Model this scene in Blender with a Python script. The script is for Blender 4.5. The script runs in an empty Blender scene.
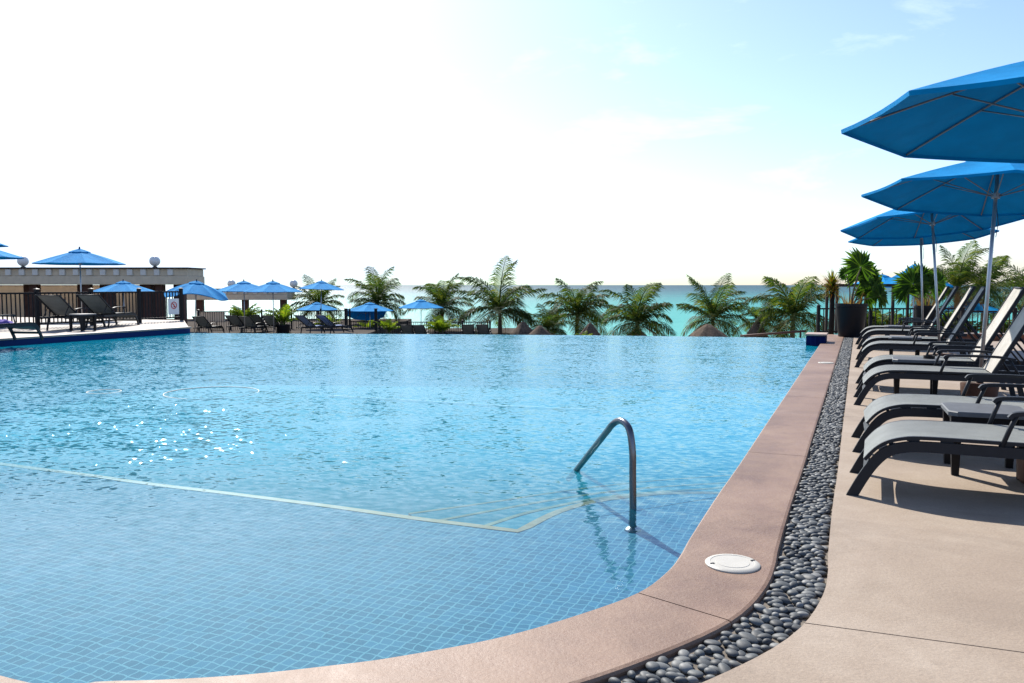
import bpy, math, random
from mathutils import Vector, Matrix
random.seed(7)
R = math.radians
scn = bpy.context.scene
col = scn.collection
F = 819.0; H = 1.3; PITCH = math.atan(56.5/F)
A = R(23)                                     # heading of the pool's long side, right of the view
RV = Vector((math.cos(A), -math.sin(A), 0)); EV = Vector((math.sin(A), math.cos(A), 0))

def W(u, v, z=0.0):                           # pool coordinates -> world
    p = RV*u + EV*v; return Vector((p.x, p.y, z))
def _ray(px, py):
    rx = (px-512)/F; ry = (341.5-py)/F
    return Vector((rx, math.cos(PITCH)+ry*math.sin(PITCH), -math.sin(PITCH)+ry*math.cos(PITCH)))
def at(px, py, z=0.0):
    r = _ray(px, py); t = (z-H)/r.z
    return Vector((r.x*t, r.y*t, z))
def atd(px, py, d):                           # survey point at distance d
    r = _ray(px, py); t = d/r.y
    return Vector((r.x*t, d, H+r.z*t))

# ------------------------------------------------------------------ mesh builder
class MB:
    def __init__(s): s.v = []; s.f = []
    def add(s, vs, fs, M=None):
        o = len(s.v)
        for p in vs:
            p = Vector(p)
            s.v.append(tuple(M @ p) if M else tuple(p))
        for f in fs: s.f.append(tuple(i+o for i in f))
        return s
    def box(s, c, d, M=None):
        x, y, z = c; a, b, e = d[0]/2, d[1]/2, d[2]/2
        vs = [(x+i*a, y+j*b, z+k*e) for i in (-1, 1) for j in (-1, 1) for k in (-1, 1)]
        return s.add(vs, [(0,1,3,2),(4,6,7,5),(0,4,5,1),(2,3,7,6),(0,2,6,4),(1,5,7,3)], M)
    def bbox(s, c, d, b=.006, M=None):        # box with chamfered edges
        hx, hy, hz = d[0]/2, d[1]/2, d[2]/2; b = min(b, hx*.9, hy*.9, hz*.9)
        vs = []; idx = {}
        for sx in (-1, 1):
            for sy in (-1, 1):
                for sz in (-1, 1):
                    for ax in range(3):
                        p = [sx*(hx-b), sy*(hy-b), sz*(hz-b)]
                        p[ax] = (sx*hx, sy*hy, sz*hz)[ax]
                        idx[(sx, sy, sz, ax)] = len(vs); vs.append((c[0]+p[0], c[1]+p[1], c[2]+p[2]))
        fs = []
        for ax in range(3):
            o = [i for i in range(3) if i != ax]
            for sg in (-1, 1):
                q = []
                for a, e in ((-1,-1),(1,-1),(1,1),(-1,1)):
                    k = [0,0,0]; k[ax] = sg; k[o[0]] = a; k[o[1]] = e; q.append(idx[tuple(k)+(ax,)])
                fs.append(tuple(q))
            for a in (-1, 1):
                for e in (-1, 1):
                    q = []
                    for sg, axx in ((-1, o[0]), (1, o[0]), (1, o[1]), (-1, o[1])):
                        k = [0,0,0]; k[ax] = sg; k[o[0]] = a; k[o[1]] = e; q.append(idx[tuple(k)+(axx,)])
                    fs.append(tuple(q))
        for sx in (-1, 1):
            for sy in (-1, 1):
                for sz in (-1, 1):
                    fs.append(tuple(idx[(sx, sy, sz, i)] for i in range(3)))
        return s.add(vs, fs, M)
    def tube(s, path, r, n=8, cap=True):
        path = [Vector(p) for p in path]; m = len(path)
        rr = r if isinstance(r, (list, tuple)) else [r]*m
        vs = []; up = None
        for i, p in enumerate(path):
            t = (path[min(i+1, m-1)]-path[max(i-1, 0)]).normalized()
            if up is None:
                up = Vector((0,0,1)) if abs(t.z) < .9 else Vector((1,0,0))
            a = t.cross(up)
            if a.length < 1e-5: a = t.cross(Vector((.3,1,.2)))
            a.normalize(); b = a.cross(t).normalized(); up = b
            for k in range(n):
                w = 2*math.pi*k/n
                vs.append(p + (a*math.cos(w)+b*math.sin(w))*rr[i])
        fs = [(i*n+k, i*n+(k+1)%n, (i+1)*n+(k+1)%n, (i+1)*n+k) for i in range(m-1) for k in range(n)]
        if cap: fs += [tuple(range(n))[::-1], tuple((m-1)*n+k for k in range(n))]
        return s.add(vs, fs)
    def lathe(s, prof, n=24, c=(0,0,0), wob=None):
        vs = []; m = len(prof)
        for (r, z) in prof:
            for k in range(n):
                w = 2*math.pi*k/n; q = r*(1+(wob(k, z) if wob else 0))
                vs.append((c[0]+q*math.cos(w), c[1]+q*math.sin(w), c[2]+z))
        fs = [(i*n+k, i*n+(k+1)%n, (i+1)*n+(k+1)%n, (i+1)*n+k) for i in range(m-1) for k in range(n)]
        return s.add(vs, fs)
    def sweep(s, path, y0, y1, t, below=True):  # flat bar following an x-z path
        m = len(path); top = []; bot = []
        for i, p in enumerate(path):
            a = path[max(i-1, 0)]; b = path[min(i+1, m-1)]
            dx, dz = b[0]-a[0], b[1]-a[1]; L = math.hypot(dx, dz) or 1
            nx, nz = dz/L, -dx/L
            if nz > 0: nx, nz = -nx, -nz
            top.append(p); bot.append((p[0]+nx*t, p[1]+nz*t))
        vs = []
        for a, b in zip(top, bot):
            vs += [(a[0], y0, a[1]), (a[0], y1, a[1]), (b[0], y1, b[1]), (b[0], y0, b[1])]
        fs = []
        for i in range(m-1):
            for k in range(4): fs.append((i*4+k, i*4+(k+1)%4, i*4+4+(k+1)%4, i*4+4+k))
        fs += [(0,3,2,1), ((m-1)*4, (m-1)*4+1, (m-1)*4+2, (m-1)*4+3)]
        return s.add(vs, fs)
    def build(s, name, mat, parent=None, smooth=None):
        me = bpy.data.meshes.new(name); me.from_pydata([tuple(p) for p in s.v], [], s.f); me.update()
        if mat: me.materials.append(mat)
        o = bpy.data.objects.new(name, me); col.objects.link(o)
        if smooth is not None:
            for p in me.polygons: p.use_smooth = True
            if smooth < 3: me.set_sharp_from_angle(angle=smooth)
        if parent: o.parent = parent
        return o

def tag(o, label=None, cat=None, group=None, kind=None):
    if label: o['label'] = label
    if cat: o['category'] = cat
    if group: o['group'] = group
    if kind: o['kind'] = kind
    return o
def thing(name, label, cat, loc=(0,0,0), rz=0.0, group=None):
    o = bpy.data.objects.new(name, None); col.objects.link(o)
    o.empty_display_size = .2
    o.location = loc; o.rotation_euler = (0, 0, rz)
    return tag(o, label, cat, group)
def kids(o): return [c for c in bpy.data.objects if c.parent == o]
def dup(root, loc, rz, label, group=None):
    def rec(o, par):
        c = o.copy(); col.objects.link(c)
        if par: c.parent = par
        for k in kids(o): rec(k, c)
        return c
    r = rec(root, None); r.location = loc; r.rotation_euler = (0, 0, rz); r['label'] = label
    if group: r['group'] = group
    return r
def struct(name, mb, mat, smooth=None): return tag(mb.build(name, mat, None, smooth), kind='structure')

def crom(pts, per=8):                           # Catmull-Rom through points
    P = [pts[0]*2-pts[1]] + list(pts) + [pts[-1]*2-pts[-2]]; out = []
    for i in range(1, len(P)-2):
        a, b, c, d = P[i-1], P[i], P[i+1], P[i+2]
        for k in range(per):
            t = k/per
            out.append(.5*((2*b)+(c-a)*t+(2*a-5*b+4*c-d)*t*t+(3*b-a-3*c+d)*t**3))
    out.append(pts[-1]); return out
def resample(pts, step):
    L = [0]
    for a, b in zip(pts, pts[1:]): L.append(L[-1]+(b-a).length)
    n = max(2, int(L[-1]/step)); out = []; j = 0
    for i in range(n+1):
        s = L[-1]*i/n
        while j < len(L)-2 and L[j+1] < s: j += 1
        t = (s-L[j])/max(1e-9, L[j+1]-L[j]); out.append(pts[j].lerp(pts[j+1], t))
    return out
def offset(pts, d):                             # to the right of the travel direction
    out = []
    for i, p in enumerate(pts):
        t = (pts[min(i+1, len(pts)-1)]-pts[max(i-1, 0)]); t.z = 0; t.normalize()
        out.append(p+Vector((t.y, -t.x, 0))*d)
    return out

# ------------------------------------------------------------------ materials
class NT:
    def __init__(s, name):
        s.m = bpy.data.materials.new(name); s.m.use_nodes = True; s.t = s.m.node_tree; s.n = s.t.nodes
        s.b = s.n['Principled BSDF']; s.out = s.n['Material Output']
    def new(s, t, **k):
        x = s.n.new(t)
        for a, v in k.items():
            if a.startswith('i_'): x.inputs[a[2:].replace('_', ' ')].default_value = v
            else: setattr(x, a, v)
        return x
    def link(s, a, b): s.t.links.new(a, b)
    def pos(s, scale=(1,1,1), rot=(0,0,0), obj=False):
        tc = s.new('ShaderNodeTexCoord') if obj else s.new('ShaderNodeNewGeometry')
        mp = s.new('ShaderNodeMapping'); mp.inputs['Scale'].default_value = scale; mp.inputs['Rotation'].default_value = rot
        s.link(tc.outputs['Object'] if obj else tc.outputs['Position'], mp.inputs['Vector']); return mp.outputs[0]
    def noise(s, vec, scale, detail=4, rough=.55, dist=0.0):
        x = s.new('ShaderNodeTexNoise'); x.inputs['Scale'].default_value = scale; x.inputs['Detail'].default_value = detail
        x.inputs['Roughness'].default_value = rough; x.inputs['Distortion'].default_value = dist
        s.link(vec, x.inputs['Vector']); return x.outputs['Fac']
    def ramp(s, fac, stops):
        x = s.new('ShaderNodeValToRGB'); e = x.color_ramp.elements
        while len(e) < len(stops): e.new(.5)
        for i, (p, c) in enumerate(stops):
            e[i].position = p; e[i].color = (*c, 1) if len(c) == 3 else c
        s.link(fac, x.inputs[0]); return x.outputs[0]
    def mix(s, fac, a, b, mode='MIX'):
        x = s.new('ShaderNodeMix', data_type='RGBA', blend_type=mode)
        for v, i in ((fac, 0), (a, 6), (b, 7)):
            if isinstance(v, (int, float)): x.inputs[i].default_value = v
            elif isinstance(v, tuple): x.inputs[i].default_value = (*v, 1) if len(v) == 3 else v
            else: s.link(v, x.inputs[i])
        return x.outputs[2]
    def math(s, op, a, b=None, clamp=False):
        x = s.new('ShaderNodeMath', operation=op, use_clamp=clamp)
        for i, v in enumerate((a, b)):
            if v is None: continue
            if isinstance(v, (int, float)): x.inputs[i].default_value = v
            else: s.link(v, x.inputs[i])
        return x.outputs[0]
    def bump(s, h, strength=.3, dist=.01):
        x = s.new('ShaderNodeBump'); x.inputs['Strength'].default_value = strength; x.inputs['Distance'].default_value = dist
        s.link(h, x.inputs['Height']); return x.outputs[0]
    def base(s, c, rough=.6, spec=.5, metal=0.0, nrm=None):
        if isinstance(c, tuple): s.b.inputs['Base Color'].default_value = (*c, 1)
        else: s.link(c, s.b.inputs['Base Color'])
        if isinstance(rough, (int, float)): s.b.inputs['Roughness'].default_value = rough
        else: s.link(rough, s.b.inputs['Roughness'])
        s.b.inputs['Specular IOR Level'].default_value = spec; s.b.inputs['Metallic'].default_value = metal
        if nrm: s.link(nrm, s.b.inputs['Normal'])
        return s.m

def mk_simple(name, c, rough=.5, spec=.5, metal=0.0, var=.18, scale=9.0, bump=.15):
    n = NT(name); v = n.pos(obj=True)
    f = n.noise(v, scale, 6, .6)
    cc = n.ramp(f, [(.3, tuple(x*(1-var) for x in c)), (.7, tuple(min(1, x*(1+var)) for x in c))])
    return n.base(cc, rough, spec, metal, n.bump(n.noise(v, scale*12, 3), bump, .002))

def mk_concrete(name, c0, c1, c2, gloss, stain, dust=None):
    n = NT(name); v = n.pos()
    big = n.noise(v, 1.1, 5, .6, .3); mid = n.noise(v, 6, 6, .65, .4); fine = n.noise(v, 90, 4, .7)
    c = n.ramp(big, [(.34, c0), (.5, c1), (.66, c2)])
    c = n.mix(n.math('MULTIPLY', n.ramp(mid, [(.35, (0,0,0)), (.7, (1,1,1))]), .55), c, stain)
    c = n.mix(.34, c, n.ramp(fine, [(.32, tuple(x*.60 for x in c1)), (.68, tuple(min(1, x*1.38) for x in c1))]))
    gr = n.noise(v, 34, 5, .75); c = n.mix(n.math('MULTIPLY', n.ramp(gr, [(.52, (0,)*3), (.68, (1,)*3)]), .2), c, tuple(x*.66 for x in c1))
    sv = n.noise(n.pos((.9,.9,.9), (0,0,.5)), .55, 7, .7, 1.2); c = n.mix(n.math('MULTIPLY', n.ramp(sv, [(.50, (0,)*3), (.60, (1,)*3)]), .35), c, tuple(x*.70 for x in c0))
    spots = n.ramp(n.noise(v, 14, 2, .5), [(.66, (0,0,0)), (.74, (1,1,1))])
    c = n.mix(n.math('MULTIPLY', spots, .22), c, tuple(x*.55 for x in c1))
    h = n.math('ADD', n.math('MULTIPLY', n.noise(v, 45, 8, .7), .7), n.math('MULTIPLY', mid, .6))
    rg = n.math('ADD', n.math('MULTIPLY', mid, .3), gloss)
    return n.base(c, rg, .4, 0, n.bump(h, .5, .008))

M = {}
M['deck'] = mk_concrete('deck_concrete', (.235,.178,.128), (.292,.228,.167), (.345,.28,.213), .6, (.215,.16,.116))
M['coping'] = mk_concrete('coping_concrete', (.118,.058,.033), (.185,.106,.065), (.26,.168,.112), .42, (.265,.183,.126))
M['mortar'] = mk_simple('pebble_mortar', (.15,.13,.105), .9, .2, 0, .3, 30)
M['joint'] = mk_simple('dark_joint', (.05,.042,.036), .95, .1)
n = NT('dark_pebble'); g = n.new('ShaderNodeNewGeometry'); v = n.pos()
c = n.ramp(g.outputs['Random Per Island'], [(0, (.022,.026,.026)), (.5, (.065,.072,.069)), (.85, (.125,.132,.122)), (1, (.24,.24,.22))])
c = n.mix(.3, c, n.ramp(n.noise(v, 60, 4), [(.3, (.03,.035,.04)), (.7, (.14,.14,.14))]))
M['pebble'] = n.base(c, .58, .28, 0, n.bump(n.noise(v, 220, 3), .2, .001))

def mk_tile(name, size, cols, grout, wob, gw=.055, rough=.25, rot=A):
    n = NT(name); v = n.pos((1/size,)*3, (0, 0, 0))
    g = n.new('ShaderNodeNewGeometry')
    # rotate into pool axes, then let the surface ripples sway the lines
    vr = n.new('ShaderNodeVectorRotate', rotation_type='Z_AXIS'); n.link(g.outputs['Position'], vr.inputs['Vector'])
    vr.inputs['Angle'].default_value = rot
    wn = n.new('ShaderNodeTexNoise'); wn.inputs['Scale'].default_value = 9; wn.inputs['Detail'].default_value = 3
    n.link(vr.outputs[0], wn.inputs['Vector'])
    sub = n.new('ShaderNodeVectorMath', operation='SUBTRACT'); n.link(wn.outputs['Color'], sub.inputs[0]); sub.inputs[1].default_value = (.5,.5,.5)
    sc = n.new('ShaderNodeVectorMath', operation='SCALE'); n.link(sub.outputs[0], sc.inputs[0]); sc.inputs['Scale'].default_value = wob
    ad = n.new('ShaderNodeVectorMath', operation='ADD'); n.link(vr.outputs[0], ad.inputs[0]); n.link(sc.outputs[0], ad.inputs[1])
    sp = n.new('ShaderNodeSeparateXYZ'); n.link(ad.outputs[0], sp.inputs[0])
    es = []; cell = []
    for ax in 'XYZ':
        q = n.math('DIVIDE', sp.outputs[ax], size); fr = n.math('FRACT', q)
        es.append(n.math('ABSOLUTE', n.math('SUBTRACT', fr, .5))); cell.append(n.math('FLOOR', q))
    vertical = n.new('ShaderNodeSeparateXYZ'); n.link(g.outputs['Normal'], vertical.inputs[0])
    m2 = n.math('MAXIMUM', es[0], es[1])
    mask = n.math('GREATER_THAN', m2, .5-gw)
    cb = n.new('ShaderNodeCombineXYZ'); n.link(cell[0], cb.inputs[0]); n.link(cell[1], cb.inputs[1]); n.link(cell[2], cb.inputs[2])
    wh = n.new('ShaderNodeTexWhiteNoise', noise_dimensions='3D'); n.link(cb.outputs[0], wh.inputs['Vector'])
    c = n.ramp(wh.outputs['Value'], [(0, cols[0]), (.5, cols[1]), (1, cols[2])])
    c = n.mix(.25, c, n.ramp(n.noise(g.outputs['Position'], 1.3, 4), [(.3, cols[0]), (.7, cols[2])]))
    c = n.mix(mask, c, grout)
    return n.base(c, max(rough, .7), .1)
M['tile_shallow'] = mk_tile('blue_pool_tile_shallow', .052, ((.006,.078,.135), (.010,.097,.165), (.016,.12,.20)), (.07,.20,.26), .045, .065)
M['tile_deep'] = mk_tile('blue_pool_tile_deep', .1, ((.006,.17,.235), (.009,.19,.26), (.012,.21,.285)), (.02,.22,.29), .30, .03)
M['tile_cream'] = mk_simple('cream_step_tile', (.17,.125,.03), .4, .4, 0, .2, 14)
M['step_tile'] = mk_simple('faded_step_tile', (.13,.17,.075), .4, .4, 0, .25, 10)
M['tile_navy'] = mk_tile('navy_wall_tile', .1, ((.001,.005,.045), (.002,.008,.065), (.004,.012,.08)), (.01,.03,.11), 0, .03, .45)

WAVE = (.12, .22, .54); ZW_ = -.06
# pool water: clear surface, Fresnel-weighted gloss over rippled normals
n = NT('pool_water'); g = n.new('ShaderNodeNewGeometry')
vr = n.new('ShaderNodeVectorRotate', rotation_type='Z_AXIS'); n.link(g.outputs['Position'], vr.inputs['Vector']); vr.inputs['Angle'].default_value = R(8)
mp = n.new('ShaderNodeMapping'); mp.inputs['Scale'].default_value = (.62, 1, 1); n.link(vr.outputs[0], mp.inputs['Vector'])
def slopes(scale, detail, k, dist):
    x = n.new('ShaderNodeTexNoise'); x.inputs['Scale'].default_value = scale; x.inputs['Detail'].default_value = detail; x.inputs['Distortion'].default_value = dist
    n.link(mp.outputs[0], x.inputs['Vector'])
    q = n.new('ShaderNodeVectorMath', operation='SUBTRACT'); n.link(x.outputs['Color'], q.inputs[0]); q.inputs[1].default_value = (.5,.5,.5)
    z = n.new('ShaderNodeVectorMath', operation='SCALE'); n.link(q.outputs[0], z.inputs[0]); z.inputs['Scale'].default_value = k
    return z.outputs[0]
def vadd(a_, b_):
    x = n.new('ShaderNodeVectorMath', operation='ADD'); n.link(a_, x.inputs[0]); n.link(b_, x.inputs[1]); return x.outputs[0]
sl_ = vadd(vadd(slopes(2.2, 1, WAVE[0], .5), slopes(7, 2, WAVE[1], .6)), slopes(21, 2, WAVE[2], .3))
patch = n.ramp(n.noise(g.outputs['Position'], .28, 2), [(.35, (.6,)*3), (.7, (1.25,)*3)])
sy = n.new('ShaderNodeSeparateXYZ'); n.link(g.outputs['Position'], sy.inputs[0])
calm = n.new('ShaderNodeMapRange', interpolation_type='SMOOTHSTEP'); calm.inputs[1].default_value = 3.8; calm.inputs[2].default_value = 6.2
calm.inputs[3].default_value = .29; calm.inputs[4].default_value = 1.0; n.link(sy.outputs['Y'], calm.inputs[0])
dv_ = n.new('ShaderNodeVectorMath', operation='DISTANCE'); n.link(g.outputs['Position'], dv_.inputs[0]); dv_.inputs[1].default_value = (-3.2, 6.5, ZW_)
ru = n.new('ShaderNodeMapRange', interpolation_type='SMOOTHSTEP'); ru.inputs[1].default_value = 4.6; ru.inputs[2].default_value = .8; ru.inputs[3].default_value = 0; ru.inputs[4].default_value = 2.6; n.link(dv_.outputs['Value'], ru.inputs[0])
gust = n.math('ADD', 1.0, n.math('MULTIPLY', ru.outputs[0], n.ramp(n.noise(g.outputs['Position'], .9, 3), [(.3, (0,)*3), (.65, (1,)*3)])))
am = n.math('MULTIPLY', n.math('MULTIPLY', patch, calm.outputs[0]), gust)
sc_ = n.new('ShaderNodeVectorMath', operation='SCALE'); n.link(sl_, sc_.inputs[0]); n.link(am, sc_.inputs['Scale'])
fl = n.new('ShaderNodeVectorMath', operation='MULTIPLY'); n.link(sc_.outputs[0], fl.inputs[0]); fl.inputs[1].default_value = (.8,1,0)
up_ = n.new('ShaderNodeVectorMath', operation='ADD'); n.link(fl.outputs[0], up_.inputs[0]); up_.inputs[1].default_value = (0,0,1)
bm = n.new('ShaderNodeVectorMath', operation='NORMALIZE'); n.link(up_.outputs[0], bm.inputs[0])
dt = n.new('ShaderNodeVectorMath', operation='DOT_PRODUCT'); n.link(g.outputs['Incoming'], dt.inputs[0]); n.link(bm.outputs[0], dt.inputs[1])
ca = n.math('SUBTRACT', 1.0, n.math('ABSOLUTE', dt.outputs['Value']), True)
fr_o = n.math('ADD', n.math('MULTIPLY', n.math('POWER', ca, 4.0), .62), .02, True)   # Schlick, the same from both sides
tr = n.new('ShaderNodeBsdfTransparent'); tr.inputs[0].default_value = (.86,.985,.995,1)
gl = n.new('ShaderNodeBsdfGlossy', distribution='BECKMANN'); gl.inputs['Roughness'].default_value = .07; gl.inputs[0].default_value = (.84,.955,1,1); n.link(bm.outputs[0], gl.inputs['Normal'])
bd = n.new('ShaderNodeBsdfDiffuse'); bd.inputs[0].default_value = (.006,.31,.44,1)      # light scattered back by the water body
dp = n.new('ShaderNodeMapRange', interpolation_type='SMOOTHSTEP'); dp.inputs[1].default_value = 4.0; dp.inputs[2].default_value = 7.5; dp.inputs[3].default_value = .0; dp.inputs[4].default_value = .5; n.link(sy.outputs['Y'], dp.inputs[0])
m0 = n.new('ShaderNodeMixShader'); n.link(dp.outputs[0], m0.inputs[0]); n.link(tr.outputs[0], m0.inputs[1]); n.link(bd.outputs[0], m0.inputs[2])
mx = n.new('ShaderNodeMixShader'); n.link(fr_o, mx.inputs[0]); n.link(m0.outputs[0], mx.inputs[1]); n.link(gl.outputs[0], mx.inputs[2])
n.link(mx.outputs[0], n.out.inputs['Surface']); M['water'] = n.m

# sea: turquoise over the sand, dark teal out to the horizon
n = NT('sea_water'); g = n.new('ShaderNodeNewGeometry'); sp = n.new('ShaderNodeSeparateXYZ'); n.link(g.outputs['Position'], sp.inputs[0])
ln = n.math('LOGARITHM', n.math('MAXIMUM', sp.outputs['Y'], 20), 10)
v2 = n.pos((.004, .02, 1)); lg = n.math('ADD', ln, n.math('MULTIPLY', n.math('SUBTRACT', n.noise(v2, 1, 3), .5), .35))
mr = n.new('ShaderNodeMapRange'); mr.inputs[1].default_value = 1.8; mr.inputs[2].default_value = 3.6; n.link(lg, mr.inputs[0])
c = n.ramp(mr.outputs[0], [(0, (.065,.36,.31)), (.28, (.04,.29,.265)), (.45, (.025,.19,.195)), (.62, (.017,.10,.125)), (.85, (.015,.07,.095))])
v3 = n.pos((.28, 1, 1)); w = n.noise(v3, .55, 5, .62)
sb = n.bump(w, .8, 1.2); n.base(c, .5, 0, 0, sb)
gs = n.new('ShaderNodeBsdfGlossy'); gs.inputs['Roughness'].default_value = .48; n.link(sb, gs.inputs['Normal'])
ms = n.new('ShaderNodeMixShader'); ms.inputs[0].default_value = .11; n.link(n.b.outputs[0], ms.inputs[1]); n.link(gs.outputs[0], ms.inputs[2]); n.link(ms.outputs[0], n.out.inputs['Surface']); M['sea'] = n.m

M['sand'] = mk_simple('pale_sand', (.45,.39,.29), .95, 0, 0, .15, 2)
M['terrace'] = mk_simple('terrace_paving', (.10,.088,.075), .95, 0, 0, .15, 2)
M['navy_trim'] = mk_simple('stone_cap', (.36,.27,.21), .6, .3, 0, .2, 6)
M['frame'] = mk_simple('charcoal_powder_coat', (.013,.015,.019), .5, .25, 0, .15, 20, .1)
M['black'] = mk_simple('black_metal', (.009,.008,.009), .55, .2, 0, .2, 14, .1)
M['steel'] = mk_simple('stainless_steel', (.14,.14,.15), .25, .5, 1.0, .06, 12, .05)
M['alu'] = mk_simple('brushed_aluminium', (.42,.43,.45), .38, .5, .85, .08, 15, .05)
M['rib'] = mk_simple('grey_umbrella_rib', (.16,.17,.19), .5, .3, .3, .08, 15, .05)
M['base_rust'] = mk_simple('rusty_brown_base', (.07,.03,.018), .7, .3, 0, .4, 8)
M['lid'] = mk_simple('white_plastic_lid', (.40,.38,.325), .55, .4, 0, .06, 8)
M['pot'] = mk_simple('black_planter_plastic', (.006,.006,.008), .45, .2, 0, .2, 6, .1)
M['soil'] = mk_simple('potting_soil', (.05,.033,.02), .95, .1, 0, .4, 20)
M['tabletop'] = mk_simple('grey_resin_top', (.10,.105,.11), .55, .25, 0, .12, 10)

def mk_fabric(name, c, tc, tw, sheen=.0, weave=420, rough=.85, var=.12, stripes=None):
    n = NT(name); v = n.pos(obj=True)
    f = n.noise(v, 4, 4, .6)
    cc = n.ramp(f, [(.3, tuple(x*(1-var) for x in c)), (.7, tuple(min(1, x*(1+var)) for x in c))])
    if stripes:
        s = n.new('ShaderNodeSeparateXYZ'); n.link(v, s.inputs[0])
        q = n.math('GREATER_THAN', n.math('FRACT', n.math('MULTIPLY', s.outputs['Y'], 9)), .5)
        cc = n.mix(q, cc, stripes)
    wv = n.new('ShaderNodeTexChecker'); wv.inputs['Scale'].default_value = weave; n.link(v, wv.inputs['Vector'])
    n.base(cc, rough, .08, 0, n.bump(n.math('ADD', n.math('MULTIPLY', wv.outputs['Fac'], .2), n.noise(v, 7, 4, .6)), .5, .012))
    if tw:
        t = n.new('ShaderNodeBsdfTranslucent'); t.inputs[0].default_value = (*tc, 1)
        m = n.new('ShaderNodeMixShader'); m.inputs[0].default_value = tw
        n.link(n.b.outputs[0], m.inputs[1]); n.link(t.outputs[0], m.inputs[2]); n.link(m.outputs[0], n.out.inputs['Surface'])
    return n.m
M['canopy'] = mk_fabric('blue_canopy_cloth', (.0006,.225,.50), (.001,.02,.24), .04)
M['sling'] = mk_fabric('grey_sling_mesh', (.19,.20,.19), (.2,.2,.19), 0, weave=300, rough=.6)
M['lit_sling'] = mk_fabric('sunlit_sling_mesh', (.40,.375,.33), (.4,.38,.34), 0, weave=300, rough=.7)  # same cloth as the seat, its sunlit tone put into a paler colour
M['striped'] = mk_fabric('striped_sling', (.02,.07,.26), (.02,.05,.2), 0, weave=300, stripes=(.30,.38,.48))

def mk_leaf(name, cols, tr):
    n = NT(name); g = n.new('ShaderNodeNewGeometry')
    c = n.ramp(g.outputs['Random Per Island'], [(i/(len(cols)-1), q) for i, q in enumerate(cols)])
    n.base(c, .6, .15)
    t = n.new('ShaderNodeBsdfTranslucent'); n.link(n.mix(1.0, c, tr, 'MULTIPLY'), t.inputs[0])
    m = n.new('ShaderNodeMixShader'); m.inputs[0].default_value = .45
    n.link(n.b.outputs[0], m.inputs[1]); n.link(t.outputs[0], m.inputs[2]); n.link(m.outputs[0], n.out.inputs['Surface'])
    return n.m
M['palm'] = mk_leaf('coconut_leaf', [(.014,.034,.010), (.028,.058,.013), (.05,.085,.018), (.12,.12,.03)], (1.5,1.6,.6))
M['fan'] = mk_leaf('fan_leaf', [(.016,.045,.010), (.035,.08,.014), (.07,.12,.02)], (1.7,1.8,.5))
M['yucca'] = mk_leaf('yucca_leaf', [(.05,.09,.015), (.12,.15,.02), (.25,.16,.03), (.22,.07,.02)], (1.6,1.5,.6))
M['areca'] = mk_leaf('areca_leaf', [(.05,.10,.015), (.10,.17,.02), (.18,.22,.03)], (1.9,1.8,.5))
M['dry'] = mk_leaf('dry_leaf', [(.16,.10,.03), (.10,.06,.025), (.22,.17,.06)], (1.4,1.2,.7))
M['bark'] = mk_simple('palm_bark', (.14,.11,.08), .9, .15, 0, .35, 10, .6)
M['bark_dark'] = mk_simple('dark_trunk', (.018,.014,.012), .85, .2, 0, .3, 12, .4)
M['thatch'] = mk_simple('weathered_thatch', (.095,.07,.05), .95, .1, 0, .45, 9, .8)
M['beige'] = mk_simple('beige_stucco', (.60,.49,.35), .85, .2, 0, .1, 3, .3)
M['beige_l'] = mk_simple('pale_stucco', (.66,.62,.55), .85, .2, 0, .06, 5)
M['capdark'] = mk_simple('dark_roof_edge', (.06,.055,.05), .8, .2, 0, .3, 4)
M['column'] = mk_simple('brown_timber_column', (.07,.028,.018), .7, .3, 0, .3, 5)
M['globe'] = mk_simple('opal_globe', (.72,.70,.66), .3, .5, 0, .03, 4, 0)
M['sign_w'] = mk_simple('white_sign_board', (.75,.74,.72), .4, .5, 0, .03, 4, 0)
M['sign_r'] = mk_simple('red_sign_paint', (.55,.03,.03), .5, .4, 0, .05, 4, 0)
M['brick'] = mk_simple('brown_brick', (.20,.075,.04), .85, .2, 0, .35, 7, .4)
M['timber'] = mk_simple('dark_timber', (.03,.02,.015), .75, .3, 0, .3, 7, .3)
M['towel'] = mk_fabric('purple_towel', (.14,.10,.32), (.1,.1,.3), 0, weave=200)

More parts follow.
